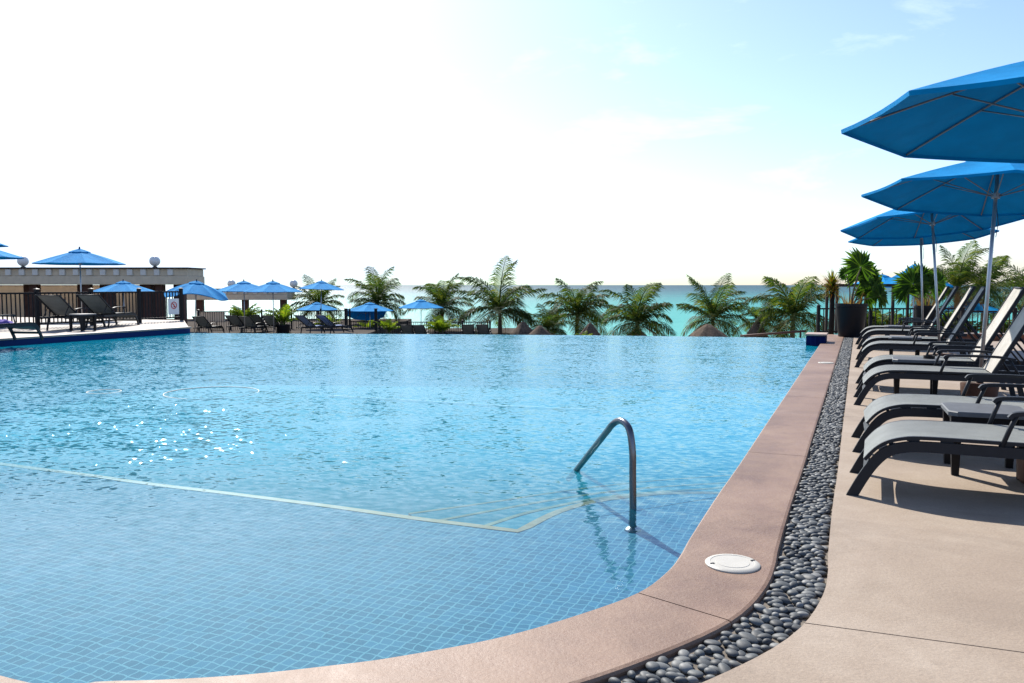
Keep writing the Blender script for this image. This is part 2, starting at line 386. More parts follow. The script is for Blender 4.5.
# ------------------------------------------------------------------ pool, coping, deck
ZW = -.06
px_inner = [(0,673),(110,679),(232,674),(339,663),(398,655),(495,637),(573,615),(636,592),(667,570),(681,552),(690,536),(717,494.6),(740,462)]
pts = [Vector((-13.6,14.2,0)), Vector((-10.2,10.2,0)), Vector((-6.6,6.2,0)), Vector((-3.6,3.6,0))] + [at(*p) for p in px_inner] + [W(-.785, 8, 0), W(-.785, 10, 0), W(-.79, 14, 0), W(-.79, 18, 0), W(-.79, 23.2, 0)]
inner = resample(crom(pts, 10), .07)
WC, WP = .445, .225
def strip_profile(curve, prof, name, mat, gaps=(), kind=None, gw=.007, smooth=None):
    mb = MB(); cuts = []
    L = 0; arc = [0]
    for a, b in zip(curve, curve[1:]): arc.append(arc[-1]+(b-a).length)
    # segments between joints
    gi = sorted(min(range(len(curve)), key=lambda i: (curve[i]-g).length) for g in gaps)
    segs = []; s0 = 0
    for q in gi: segs.append((s0, q)); s0 = q
    segs.append((s0, len(curve)-1))
    for si, (a, b) in enumerate(segs):
        pts_ = [curve[i].copy() for i in range(a, b+1)]
        if len(pts_) < 2: continue
        if si > 0: pts_[0] = pts_[0]+(pts_[1]-pts_[0]).normalized()*gw
        offs = []
        nrm = []
        for i in range(len(pts_)):
            j = a+i; t = curve[min(j+1, len(curve)-1)]-curve[max(j-1, 0)]; t.z = 0; t.normalize(); nrm.append(Vector((t.y, -t.x, 0)))
        vs = []
        for p, nn in zip(pts_, nrm):
            for (o, z) in prof: vs.append(p+nn*o+Vector((0,0,z)))
        m = len(prof)
        fs = [(i*m+k, (i+1)*m+k, (i+1)*m+k+1, i*m+k+1) for i in range(len(pts_)-1) for k in range(m-1)]
        fs += [tuple(range(m)), tuple((len(pts_)-1)*m+k for k in range(m))[::-1]]
        mb.add(vs, fs)
    return mb.build(name, mat, None, smooth)
joints = [at(639,591), at(752,453), at(784.5,396), at(806,362), W(-.79,17.5,0), W(-.79,20.5,0)]
wig = [(0,-.10),(0,-.02),(.003,-.007),(.012,0),(WC-.02,0),(WC-.006,-.004),(WC,-.014),(WC,-.08)]
tag(strip_profile(inner, wig, 'pool_coping', M['coping'], joints), kind='structure')
# pool wall below the coping
mb = MB(); vs = []
for p in offset(inner, .012): vs += [p+Vector((0,0,-.09)), p+Vector((0,0,-1.42))]
mb.add(vs, [(2*i, 2*i+1, 2*i+3, 2*i+2) for i in range(len(inner)-1)]); struct('pool_wall', mb, M['tile_shallow'])
# mortar bed under pebbles and under joints
outer = offset(inner, WC); peb_o = offset(inner, WC+WP)
def ribbon(a, b, za, name, mat, kind='structure'):
    mb = MB(); vs = []
    for p, q in zip(a, b): vs += [Vector((p.x, p.y, za)), Vector((q.x, q.y, za))]
    mb.add(vs, [(2*i, 2*i+2, 2*i+3, 2*i+1) for i in range(len(a)-1)]); return tag(mb.build(name, mat), kind=kind)
ribbon(offset(inner, .02), offset(inner, WC+WP+.05), -.028, 'pebble_bed', M['mortar'])
# pebbles, set by hand into the bed
def ico(sub=1):
    t = (1+5**.5)/2
    v = [Vector(p).normalized() for p in [(-1,t,0),(1,t,0),(-1,-t,0),(1,-t,0),(0,-1,t),(0,1,t),(0,-1,-t),(0,1,-t),(t,0,-1),(t,0,1),(-t,0,-1),(-t,0,1)]]
    f = [(0,11,5),(0,5,1),(0,1,7),(0,7,10),(0,10,11),(1,5,9),(5,11,4),(11,10,2),(10,7,6),(7,1,8),(3,9,4),(3,4,2),(3,2,6),(3,6,8),(3,8,9),(4,9,5),(2,4,11),(6,2,10),(8,6,7),(9,8,1)]
    for _ in range(sub):
        mem = {}; nf = []
        def mid(a, b):
            k = (min(a,b), max(a,b))
            if k not in mem: mem[k] = len(v); v.append(((v[a]+v[b])/2).normalized())
            return mem[k]
        for a, b, c in f:
            x, y, z = mid(a,b), mid(b,c), mid(c,a); nf += [(a,x,z),(b,y,x),(c,z,y),(x,y,z)]
        f = nf
    return v, f
SP = {1: ico(1), 2: ico(2)}
mb = MB()
fine_c = resample(offset(inner, WC), .042)
nrm_c = [ (b-a).normalized() for a, b in zip(fine_c, fine_c[1:]+[fine_c[-1]*2-fine_c[-2]])]
for i, (p, t) in enumerate(zip(fine_c, nrm_c)):
    if p.y > 22.3 or p.x < -3.5: continue
    nn = Vector((t.y, -t.x, 0)); rows = 5
    for k in range(rows):
        o = .03+(k+.5*(i%2))*(WP-.035)/(rows-.45)+random.uniform(-.012,.012)
        if o > WP-.012: continue
        c = p+nn*o+t*random.uniform(-.014,.014)
        rq = random.random(); big = rq < .16; small = rq > .72
        a = random.uniform(.022,.034)*(1.22 if big else .74 if small else 1); b = a*random.uniform(.58,.85); h = random.uniform(.008,.0125)
        ang = math.atan2(nn.y, nn.x)+random.gauss(0,.55)
        mat = Matrix.Translation(c+Vector((0,0,-.02+random.uniform(-.003,.005)))) @ Matrix.Rotation(ang,4,'Z') @ Matrix.Rotation(random.gauss(0,.12),4,'X') @ Matrix.Rotation(random.gauss(0,.12),4,'Y') @ Matrix.Diagonal((a,b,h*1.25,1))
        sv, sf = SP[2 if p.y < 4.6 else 1]
        e = [random.uniform(.8,1.15) for _ in range(4)]
        mb.add([Vector((q.x*(e[0] if q.x > 0 else e[1]), q.y*(e[2] if q.y > 0 else e[3]), q.z)) for q in sv], sf, mat)
tag(mb.build('pebble_strip', M['pebble'], None, 9), 'strip of dark rounded pebbles set in mortar beside the pool coping', 'pebbles', kind='stuff')

# deck slabs, parted by real joints
import bmesh
edge = [p for p in peb_o]
bmd = bmesh.new()
poly = [Vector((p.x, p.y, 0)) for p in edge] + [W(-.11, 25, 0), W(26, 25, 0), W(26, -14, 0), W(-22, -14, 0), W(-22, 8, 0)]
bf = bmd.faces.new([bmd.verts.new(p) for p in poly]); bmesh.ops.triangulate(bmd, faces=[bf])
j0 = at(803,622.7); j1 = at(1024,652.5); jd = (j1-j0).normalized(); jn = Vector((-jd.y, jd.x, 0))
lines = [(j0, jn, .008)] + [(W(0, v, 0), EV, .007) for v in (8.7, 13.2, 17.4, 21.4)] + [(W(3.9, 0, 0), RV, .007)]
for q, nn, w in lines:
    for s in (-.5, .5):
        bmesh.ops.bisect_plane(bmd, geom=bmd.verts[:]+bmd.edges[:]+bmd.faces[:], plane_co=q+nn*(w*s), plane_no=nn)
    bmesh.ops.delete(bmd, geom=[f for f in bmd.faces if abs((f.calc_center_median()-q).dot(nn)) < w*.49 and all(abs((v.co-q).dot(nn)) < w*.6 for v in f.verts)], context='FACES')
be = [e for e in bmd.edges if len(e.link_faces) == 1]
ex = bmesh.ops.extrude_edge_only(bmd, edges=be)
for v in [g for g in ex['geom'] if isinstance(g, bmesh.types.BMVert)]: v.co.z -= .035
me = bpy.data.meshes.new('pool_deck'); bmd.to_mesh(me); bmd.free(); me.materials.append(M['deck'])
o = bpy.data.objects.new('pool_deck', me); col.objects.link(o); tag(o, kind='structure')
mb = MB(); mb.add([Vector((p.x, p.y, -.034)) for p in edge[::4]] + [W(-.11, 24.9, -.034), W(25.9, 24.9, -.034), W(25.9, -13.9, -.034), W(-21.9, -13.9, -.034), W(-21.9, 8, -.034)], [tuple(range(len(edge[::4])+5))])
struct('deck_subbase', mb, M['joint'])

# water outline
far_px = [(806,345.5),(806,338),(700,336.6),(600,335.4),(450,334.3),(300,333.6),(187,333)]
far = [at(*p, ZW) for p in far_px]
LW = -17.55
lw_far = W(LW, (far[-1].dot(EV)), ZW)
ring = [Vector((p.x, p.y, ZW)) for p in offset(inner, .014) if p.dot(EV) < far[0].dot(EV)+.02]
outline = ring + far + [lw_far] + [W(LW, 8.0, ZW)]
mb = MB(); mb.add(outline, [tuple(range(len(outline)))[::-1]])
wobj = struct('pool_water', mb, M['water'])
for p in wobj.data.polygons:
    if p.normal.z < 0: p.flip()
# deep floor
mb = MB(); dz = -1.35
mb.add([Vector((p.x, p.y, dz)) for p in outline], [tuple(range(len(outline)))]); struct('pool_floor', mb, M['tile_deep'])
mb = MB(); fo = [Vector((p.x, p.y, 0)) for p in far] + [Vector((lw_far.x, lw_far.y, 0)), W(LW, 8, 0)]
vs = []
for p in fo: vs += [p+Vector((0,0,ZW-.012)), p+Vector((0,0,dz))]
mb.add(vs, [(2*i, 2*i+2, 2*i+3, 2*i+1) for i in range(len(fo)-1)]); struct('pool_wall', mb, M['tile_deep'])
# infinity edge: low weir of pale tile just under the surface, dropping to the terrace
weir = resample(crom(far[1:], 6), .4)
prof = [(0,-.012),(0,-.002),(.22,-.02),(.24,-.05),(.24,-3.2)]
o = strip_profile([Vector((p.x,p.y,ZW)) for p in weir], prof, 'infinity_edge', mk_simple('wet_weir_tile', (.40,.62,.70), .12, .5, 0, .1, 8)); tag(o, kind='structure')

# shallow ledge with cream-tiled edge and steps
ZL = -.20
line_px = [(0,463),(83,473.5),(149.5,483),(232.6,493),(300,501.5),(339,506.5),(417,517.5),(470,524),(517,530)]
curve_px = [(517,530),(554,511.6),(593,500.7),(636,495),(661,492.8),(698,492),(722,492.5)]
lp = [at(*p, ZL) for p in line_px]; lp = [lp[0]+(lp[0]-lp[2])*3] + lp
cp = [at(*p, ZL) for p in curve_px]; cp = cp + [cp[-1]+(cp[-1]-cp[-2])*1.0]
ledge = resample(crom(lp, 8), .15) + resample(crom(cp, 8), .08)[1:]
i0 = min(range(len(inner)), key=lambda i: (Vector((inner[i].x, inner[i].y, 0))-Vector((ledge[0].x, ledge[0].y, 0))).length)
i1 = min(range(len(inner)), key=lambda i: (Vector((inner[i].x, inner[i].y, 0))-Vector((ledge[-1].x, ledge[-1].y, 0))).length)
oi = offset(inner, .05)
back = [Vector((oi[i].x, oi[i].y, ZL)) for i in range(i1, i0-1, -1)]
mb = MB(); top = ledge+back; nn_ = len(top)
mb.add(top, [tuple(range(nn_))[::-1]])
vs = []
for p in ledge: vs += [p, Vector((p.x, p.y, dz))]
mb.add(vs, [(2*i, 2*i+1, 2*i+3, 2*i+2) for i in range(len(ledge)-1)])
struct('shallow_ledge', mb, M['tile_shallow'])
tag(strip_profile([Vector((p.x,p.y,ZL)) for p in ledge], [(-.004,-.05),(-.004,.004),(.058,.004),(.058,-.001)], 'ledge_edge_tile', M['tile_cream']), kind='structure')
for k, (zs, pp) in enumerate(((-.42, [(489,524),(520,514),(552,506.5),(590,499),(640,493),(705,488.5)]), (-.68, [(455,517),(490,510.5),(540,501.5),(590,494),(640,488),(715,483)]), (-.98, [(440,509),(490,502),(545,493.5),(600,486),(660,480),(728,475)]))):
    q = [at(*p, zs) for p in pp]; q = [q[0]+(q[0]-q[1])*.6]+q+[q[-1]+(q[-1]-q[-2])*.6]
    st = resample(crom(q, 8), .1)
    mb = MB(); vs = []
    for p in st: vs += [p, Vector((p.x, p.y, dz))]
    inn = offset(st, 1.1)
    vs2 = []
    mb.add(vs, [(2*i, 2*i+1, 2*i+3, 2*i+2) for i in range(len(st)-1)])
    for p, r in zip(st, inn): vs2 += [p, Vector((r.x, r.y, zs))]
    mb.add(vs2, [(2*i, 2*i+2, 2*i+3, 2*i+1) for i in range(len(st)-1)])
    struct('pool_step', mb, M['tile_deep'])
    tag(strip_profile(st, [(-.004,-.03),(-.004,.004),(.04,.004),(.04,-.001)], 'step_edge_tile', M['step_tile']), kind='structure')
# solid pale rings modelled where glints lie on the far surface, and the pale bench line beyond
def rim(px, py, r, label, sq=1.0):
    c = at(px, py, ZW)
    mb = MB(); m = 48; path = []
    for k in range(m+1):
        w = 2*math.pi*k/m; path.append((math.cos(w)*r, math.sin(w)*r, 0))
    t = thing('glint_ring', label, 'glint ring', (c.x, c.y, ZW-.004), 0, 'thin rings shaped after glints on the pool')
    MB().tube(path, .008, 6, False).build('rim', M['lid'], t, 9)
    t.rotation_euler = (R(.35), R(.3), 0)
rim(212, 392.5, .57, 'larger thin pale ring shaped after an arc of glints on the pool, right of the smaller one')
rim(104, 391.5, .20, 'smaller thin pale ring shaped after glints on the pool, nearer the raised deck')
bl = [at(330,395,-.16), at(420,400,-.16), at(505,405,-.16), at(600,409,-.16)]
tag(strip_profile(resample(crom(bl, 6), .2), [(0,-.03),(0,0),(.05,0),(.05,-.03)], 'bench_edge_tile', mk_simple('pale_bench_tile', (.5,.62,.62), .4)), kind='structure')

# raised deck on the left with navy tiled face, and the block at the far right corner
ZD = .105
v_far = far[-1].dot(EV)
mb = MB(); uvs = [(LW, -6), (LW, v_far+.05), (-21.15, v_far+3.5), (-30, v_far+3.1), (-30, -6)]
q = [W(u, v, ZD) for u, v in uvs]; mb.add(q, [tuple(range(len(q)))])
mb.add([p for u, v in uvs for p in (W(u, v, ZD), W(u, v, -1.5))], [(2*i, 2*i+1, (2*i+3)%10, (2*i+2)%10) for i in range(5)])
struct('raised_deck', mb, mk_concrete('raised_deck_concrete', (.25,.21,.17), (.29,.25,.205), (.33,.29,.245), .6, (.24,.2,.16)))
mb = MB(); u0 = LW+.012
def face_strip(mb, a, b, z0, z1, th):
    d = (b-a); d.z = 0; nn = Vector((d.y, -d.x, 0)).normalized()*th
    P = [a, b, b+nn, a+nn]; vs = [Vector((p.x, p.y, z)) for z in (z0, z1) for p in P]
    mb.add(vs, [(0,1,2,3)[::-1], (4,5,6,7), (0,1,5,4), (1,2,6,5), (2,3,7,6), (3,0,4,7)])
face_strip(mb, W(LW+.003, v_far+.05), W(LW+.003, 6), -.6, ZD-.03, -.05)
struct('tiled_face', mb, M['tile_navy'])
mb = MB(); face_strip(mb, W(LW-.12, v_far+.08), W(LW-.12, 6), ZD-.028, ZD+.012, -.2); struct('deck_nosing', mb, M['navy_trim'])
t = thing('tiled_block', 'low navy tiled block with stone cap at the end of the infinity edge', 'pool block', tuple((far[0]+RV*.205+EV*.37)*1.0), -A); t.location.z = 0
MB().bbox((0,0,-.3), (.42,.72,.92), .01).build('tiled_body', M['tile_navy'], t); MB().bbox((0,0,.182), (.46,.76,.04), .008).build('stone_cap', M['navy_trim'], t)

# skimmer lids
def lid(px, py, label, r=.125):
    c = at(px, py, .002); t = thing('skimmer_lid', label, 'pool lid', tuple(c), .4, 'skimmer lids set in the coping')
    MB().lathe([(0,.0105),(r*.62,.0105),(r*.63,.009),(r*.8,.009),(r*.81,.0105),(r*.93,.010),(r,.004),(r,-.004)], 48).build('cover', M['lid'], t, .6)
    for s in (-1, 1): MB().bbox((s*r*.8, -.02*s, .0112), (.022,.011,.002), .0008).build('finger_slot', M['black'], t)
lid(732.5, 564, 'larger white round skimmer lid in the coping near the handrail')
lid(826, 363, 'smaller far white skimmer lid in the coping, towards the big black planter')

# handrail
c0 = at(633, 508, ZW); c1 = at(576.5, 470, ZW); ap = atd(620, 421, c0.y+.18)
hd = thing('pool_handrail', 'bent stainless steel handrail rising out of the pool steps', 'handrail', (c0.x, c0.y, ZL))
O = Vector((c0.x, c0.y, ZL))
d2 = (c1-ap); low = ap+d2*1.22
top_post = atd(632.5, 452, c0.y+.02)
path = [Vector((c0.x, c0.y, ZL-.02)), c0, c0.lerp(top_post, .6), top_post, atd(630, 432, c0.y+.05), atd(625.5, 423.5, c0.y+.1), atd(619, 420.8, c0.y+.17), atd(612.5, 424.5, c0.y+.24), atd(612.5, 424.5, c0.y+.24).lerp(c1, .15), atd(612.5, 424.5, c0.y+.24).lerp(c1, .6), c1, low]
sm = crom(path, 6)
MB().tube([p-O for p in sm], .0215, 14).build('rail', M['steel'], hd, 9)
MB().lathe([(.02,.028),(.03,.026),(.05,.012),(.052,0)], 20).build('flange', M['steel'], hd, .7)

# ------------------------------------------------------------------ loungers
def make_lounger(fabric, back_fabric, label, group, recline=62):
    t = thing('sun_lounger', label, 'sun lounger', (0,0,0), 0, group)
    rp = [Vector((0.055,.0,0)), Vector((.12,.13,0)), Vector((.185,.235,0)), Vector((.26,.312,0)), Vector((.36,.352,0)), Vector((.5,.365,0)), Vector((.9,.366,0)), Vector((2.02,.366,0))]
    rail = [(p.x, p.y) for p in crom(rp, 5)]
    for s in (-1, 1):
        y = s*.335
        MB().sweep(rail, y-.017, y+.017, .062).build('side_rail', M['frame'], t, .6)
    sl = [p for p in rail if p[0] > .165 and p[0] < 1.36] + [(1.36,.366)]
    sp = []
    for i, p in enumerate(sl):
        a = sl[max(i-1,0)]; b = sl[min(i+1,len(sl)-1)]; L = math.hypot(b[0]-a[0], b[1]-a[1])
        sp.append((p[0]-(b[1]-a[1])/L*.030, p[1]+(b[0]-a[0])/L*.030))
    mb = MB(); ny = 8; vs = []
    for (x, z) in sp:
        for j in range(ny+1):
            y = -.318+.636*j/ny; vs.append((x, y, z-.014*(1-(2*j/ny-1)**2)))
    m = ny+1
    mb.add(vs, [(i*m+j, (i+1)*m+j, (i+1)*m+j+1, i*m+j+1) for i in range(len(sp)-1) for j in range(ny)])
    seat = mb.build('seat_sling', fabric, t, 9)
    for s in (-1, 1):   # inner frame tube that carries the sling, on spacers above the rail
        MB().sweep(sp, s*.327-.012, s*.327+.012, .02).build('sling_edge', M['frame'], seat, .6)
    for s in (-1, 1):
        for x in (.42, .60, .90, 1.22): MB().box((x, s*.327, .372), (.07,.018,.02)).build('spacer', M['frame'], seat)
    MX = Matrix.Translation((.165, 0, .148)) @ Matrix.Rotation(R(-60), 4, 'Y'); MB().bbox((0,0,0), (.055,.65,.018), .004, MX).build('front_bar', M['frame'], t)
    for x in (.3, .95, 1.34, 2.0): MB().tube([(x,-.325,.335),(x,.325,.335)], .012, 8).build('crossbar', M['frame'], t, 9)
    # reclined backrest
    al = R(recline); hx, hz = 1.36, .392; L = .99
    D = Vector((math.cos(al), 0, math.sin(al))); N = Vector((-math.sin(al), 0, math.cos(al)))
    mb = MB(); vs = []
    for i in range(13):
        for j in range(ny+1):
            y = -.300+.60*j/ny; p = Vector((hx, y, hz))+D*(L*i/12)-N*(.012*(1-(2*j/ny-1)**2)); vs.append(p)
    mb.add(vs, [(i*m+j, (i+1)*m+j, (i+1)*m+j+1, i*m+j+1) for i in range(12) for j in range(ny)])
    br = mb.build('backrest', back_fabric, t, 9)
    for s in (-1, 1):
        mb = MB(); MX = Matrix.Translation((hx, s*.315, hz)) @ Matrix.Rotation(-(al), 4, 'Y')
        mb.bbox((L/2, 0, -.012), (L+.03, .03, .042), .006, MX); mb.build('back_bar', M['frame'], br)
    MB().tube([Vector((hx,-.3,hz))+D*L-N*.008, Vector((hx,.3,hz))+D*L-N*.008], .013, 8).build('top_bar', M['frame'], br, 9)
    for s in (-1, 1):   # prop strut, armrest, rear leg
        q = Vector((hx, s*.28, hz))+D*(L*.45)-N*.02
        MB().tube([q, Vector((1.93 if recline > 50 else 1.98, s*.28, .33))], .011, 8).build('prop_strut', M['frame'], br, 9)
        mb = MB(); y = s*.352
        ar = [(p.x, p.y) for p in crom([Vector((.90,.545,0)), Vector((.94,.575,0)), Vector((1.1,.582,0)), Vector((1.4,.578,0)), Vector((1.56,.555,0))], 4)]
        mb.sweep(ar, y-.024, y+.024, .024); arm = mb.build('armrest', M['frame'], t, .6)
        MB().tube([(.95, y, .565), (.915, y-s*.012, .47), (.87, y-s*.014, .335)], .014, 8).build('arm_post', M['frame'], arm, 9)
        MB().tube([(1.5, y, .55), (1.62, y-s*.012, .34)], .013, 8).build('arm_post', M['frame'], arm, 9)
        mb = MB(); MX = Matrix.Translation((1.72, s*.315, .17)) @ Matrix.Rotation(R(-14), 4, 'Y')
        mb.bbox((0,0,0), (.055,.032,.36), .006, MX); mb.build('rear_leg', M['frame'], t)
    return t
G1 = 'grey loungers in pairs along the right deck'
vs_pairs = [5.41, 9.56, 14.0, 18.0]
labs = ['nearest grey sling sun lounger on the right deck, at the photo edge', 'second grey sling lounger from the front, behind the nearest side table',
        'third grey sun lounger from the front, pale backrest cut by the photo edge', 'fourth grey sun lounger from the front, pale back beside an umbrella pole',
        'fifth grey sun lounger from the front, mid-row with its arms before a pole', 'sixth grey sun lounger from the front, between second and third umbrella poles',
        'seventh grey sun lounger from the front, second last of the right row', 'last grey sun lounger of the right row, nearest the big black planter']
L0 = None
for k, v in enumerate(vs_pairs):
    for j in range(2):
        vv = v+.352+j*1.46; loc = tuple(W(-.11+random.uniform(-.03,.03), vv+random.uniform(-.02,.02), 0)); rz = -A+random.uniform(-.03,.03)
        if L0 is None:
            L0 = make_lounger(M['sling'], M['lit_sling'], labs[0], G1); L0.location = loc; L0.rotation_euler = (0,0,rz)
        else: dup(L0, loc, rz, labs[2*k+j], G1)
# side tables between the loungers of a pair
def make_table(label):
    t = thing('side_table', label, 'side table', (0,0,0), 0, 'low side tables between loungers')
    mb = MB(); s = .25; c = .05; out = [(-s+c,-s),(s-c,-s),(s,-s+c),(s,s-c),(s-c,s),(-s+c,s),(-s,s-c),(-s,-s+c)]
    mb.add([(x,y,z) for z in (.412,.437) for x, y in out] + [(x*.975,y*.975,.444) for x, y in out], [tuple(range(8))[::-1], tuple(range(16,24))] + [(r*8+i, r*8+(i+1)%8, r*8+8+(i+1)%8, r*8+8+i) for r in (0,1) for i in range(8)])
    mb.build('tabletop', M['tabletop'], t)
    mb = MB()
    for a, b in ((1,0),(-1,0),(0,1),(0,-1)): mb.box((a*.2, b*.2, .385), (.02 if a else .40, .02 if b else .40, .052))
    mb.build('apron', M['black'], t)
    for a in (-1,1):
        for b in (-1,1):
            mb = MB(); q = .20
            mb.add([(a*q+i*.036, b*q+j*.036, .411) for i in (-1,1) for j in (-1,1)] + [(a*(q-.005)+i*.022, b*(q-.005)+j*.022, 0) for i in (-1,1) for j in (-1,1)],
                   [(0,1,3,2),(4,6,7,5),(0,4,5,1),(2,3,7,6),(0,2,6,4),(1,5,7,3)]); mb.build('leg', M['black'], t)
    return t
T0 = None
tl = ['nearest low dark side table, between the first two loungers', 'dark side table between the third and fourth loungers from the front', 'dark side table between the fifth and sixth loungers from the front', 'farthest dark side table, between the last two loungers of the right row']
for k, v in enumerate(vs_pairs):
    loc = tuple(W((.82,.62,.7,.75)[k], v+1.08, 0))
    if T0 is None: T0 = make_table(tl[0]); T0.location = loc; T0.rotation_euler = (0,0,-A+.03)
    else: dup(T0, loc, -A+random.uniform(-.05,.05), tl[k])
t = thing('ashtray', 'small round black ashtray on the deck-side lounger pair table', 'ashtray', tuple(W(1.32, 10.75, .0)), 0)
t.location = tuple(W(.76, 10.66, .445)); t['label'] = 'small round black ashtray on the side table by the second umbrella pole'
MB().lathe([(0,.012),(.045,.012),(.055,.035),(.062,.035),(.06,0),(0,0)], 24).build('bowl', M['black'], t, .6)

# ------------------------------------------------------------------ umbrellas
def make_umbrella(label, group, r=1.43, zr=2.34, rise=.46, base=True, lattice=True, wilt=0.0):
    t = thing('patio_umbrella', label, 'umbrella', (0,0,0), 0, group)
    MB().tube([(0,0,.03),(0,0,zr+rise+.02)], .021, 12).build('pole', M['alu'], t, 9)
    if base:
        b = MB().lathe([(0,.0),(.165,.0),(.185,.02),(.20,.15),(.195,.165),(.17,.17),(.16,.155),(.05,.16),(.038,.17),(.036,.30),(.02,.31)], 28).build('base', M['base_rust'], t, .6)
    n8 = 8; nt = 5; nr = 7
    def P(a, s, side=0):   # a: angle index 0..8 with fraction, s: 0 hub .. 1 rim
        k = math.floor(a); f = a-k; a0 = 2*math.pi*k/n8+math.pi/8; a1 = a0+2*math.pi/n8
        q0 = Vector((math.cos(a0), math.sin(a0), 0)); q1 = Vector((math.cos(a1), math.sin(a1), 0))
        p = q0.lerp(q1, f)*(r*s)
        bow = 4*f*(1-f)
        z = zr+rise*(1-s)**1.0+.016*math.sin(math.pi*s)*(1-bow*.9) - .03*bow*s*math.sin(math.pi*min(1,s*.9)) 
        p = p*(1-.014*bow*s*s)
        if wilt: z -= wilt*s*s*(.6+.4*math.sin(a*2.1))
        return Vector((p.x, p.y, z))
    mb = MB(); vs = []; tot = n8*nt
    for i in range(nr+1):
        s = .06+.94*i/nr
        for j in range(tot): vs.append(P((j+.0001)/nt, s))
    fs = [(i*tot+j, i*tot+(j+1)%tot, (i+1)*tot+(j+1)%tot, (i+1)*tot+j) for i in range(nr) for j in range(tot)]
    mb.add(vs, fs); can = mb.build('canopy', M['canopy'], t, R(14))
    mb = MB(); vs = []     # hem turned down at the rim
    for j in range(tot):
        p = P((j+.0001)/nt, 1.0); vs += [p, p+Vector((-p.x*.004, -p.y*.004, -.028))]
    mb.add(vs, [(2*j, (2*j+2)%(2*tot), (2*j+3)%(2*tot), 2*j+1) for j in range(tot)]); mb.build('hem', M['canopy'], can)
    mb = MB(); vs = []
    for i, (s, dz) in enumerate(((.01,.05),(.12,.045),(.235,.032),(.24,.012))):
        for j in range(tot):
            p = P((j+.0001)/nt, s); vs.append(p+Vector((0,0,dz)))
    mb.add(vs, [(i*tot+j, i*tot+(j+1)%tot, (i+1)*tot+(j+1)%tot, (i+1)*tot+j) for i in range(3) for j in range(tot)]); mb.build('vent_cap', M['canopy'], can, R(14))
    MB().lathe([(0,.12),(.022,.105),(.028,.085),(.02,.065),(.03,.055),(.03,.03)], 12, (0,0,zr+rise)).build('finial', M['frame'], t, .6)
    zh = zr+.02
    if lattice:
        MB().lathe([(.022,zh-.06),(.045,zh-.055),(.045,zh+.0),(.022,zh+.005)], 16).build('runner', M['alu'], t, .6)
        for k in range(n8):
            rb = MB().tube([P(k+.0001, s)-Vector((0,0,.016)) for s in (.05,.3,.6,.8,.985)], .0075, 6).build('rib', M['rib'], t, 9)
            MB().tube([Vector((math.cos(2*math.pi*k/8+math.pi/8)*.045, math.sin(2*math.pi*k/8+math.pi/8)*.045, zh-.03)), P(k+.0001, .52)-Vector((0,0,.026))], .006, 6).build('strut', M['rib'], rb, 9)
    return t
G2 = 'blue umbrellas standing between the right-hand loungers'
U0 = make_umbrella('nearest big blue umbrella, cut off by the right edge of the photo', G2)
U0.location = tuple(W(1.17, 6.2, 0)); U0.rotation_euler = (R(-1), R(3), -.044)
MB().tube([(.02,0,2.2),(.06,.01,2.02),(.05,.02,1.86)], .004, 5).build('cord', M['frame'], U0, 9)
for (u, v, rz, tx, ty, lab) in ((1.29,10.75,A-.03,R(-3),R(4.2),'second blue umbrella from the front, dark pole beside the fourth lounger'),
                                (1.25,15.1,A+.13,R(-7),R(-1),'third blue umbrella from the front, with the pale silvery pole'),
                                (1.25,19.2,.3,R(-5),R(-1.2),'fourth and farthest blue umbrella of the right row, mostly hidden by the third')):
    o = dup(U0, tuple(W(u, v, 0)), rz-A, lab, G2); o.rotation_euler = (tx, ty, rz-A)
G3 = 'blue umbrellas on the far terraces'
UF = None
def far_umbrella(px, rim_y, d, label, rz=0.3, tilt=(0,0), s=1.0, wilt=False):
    global UF
    p = atd(px, rim_y, d)
    if UF is None: UF = make_umbrella(label, G3, base=False); o = UF
    else: o = dup(UF, (0,0,0), 0, label, G3)
    o.location = (p.x, p.y, p.z-2.34*s); o.rotation_euler = (tilt[0], tilt[1], rz); o.scale = (s,)*3
    return o
far_umbrella(80, 263.5, 28, 'tall light blue umbrella over the raised deck, left of the portico lamps', .2)
far_umbrella(-33, 257, 24, 'blue umbrella tip entering at the left photo edge beside a globe lamp', .1)
far_umbrella(-44, 244.5, 25.5, 'topmost sliver of blue umbrella at the left photo edge, above the other', .4)
far_umbrella(123.5, 291.5, 38, 'flat blue umbrella just behind the raised deck fence, left of the sign', .3)
far_umbrella(244, 291, 40.5, 'left one of the two overlapping blue umbrellas before the far portico', .1)
far_umbrella(273, 291.5, 39, 'right one of the two overlapping blue umbrellas before the far portico', .35)
far_umbrella(320, 289, 49, 'pale blue umbrella high beside the second portico end, over striped loungers', .25, (0, R(2)))
far_umbrella(317, 309.5, 55, 'low blue umbrella whose rim meets the fence behind the striped loungers', .15)
far_umbrella(370, 310.5, 49, 'light blue umbrella between two dark posts in front of a palm', .3)
far_umbrella(365, 311, 52, 'tilted dark blue umbrella showing its underside behind a lighter one', .3, (R(-22), R(4)), .95)
far_umbrella(421, 307.5, 50, 'blue umbrella alone between two palms, right of the dark posts', .2)
o = far_umbrella(914, 286, 32, 'blue umbrella behind the potted fan palms on the right', .35); o.scale = (1,1,1.7); o.location.z -= 2.34*.7
far_umbrella(882, 284, 42, 'blue umbrella largely hidden behind the big potted fan palm', .1)
far_umbrella(970, 311, 37, 'low blue umbrella behind the lounger backs, beyond the brick kerb', .2)
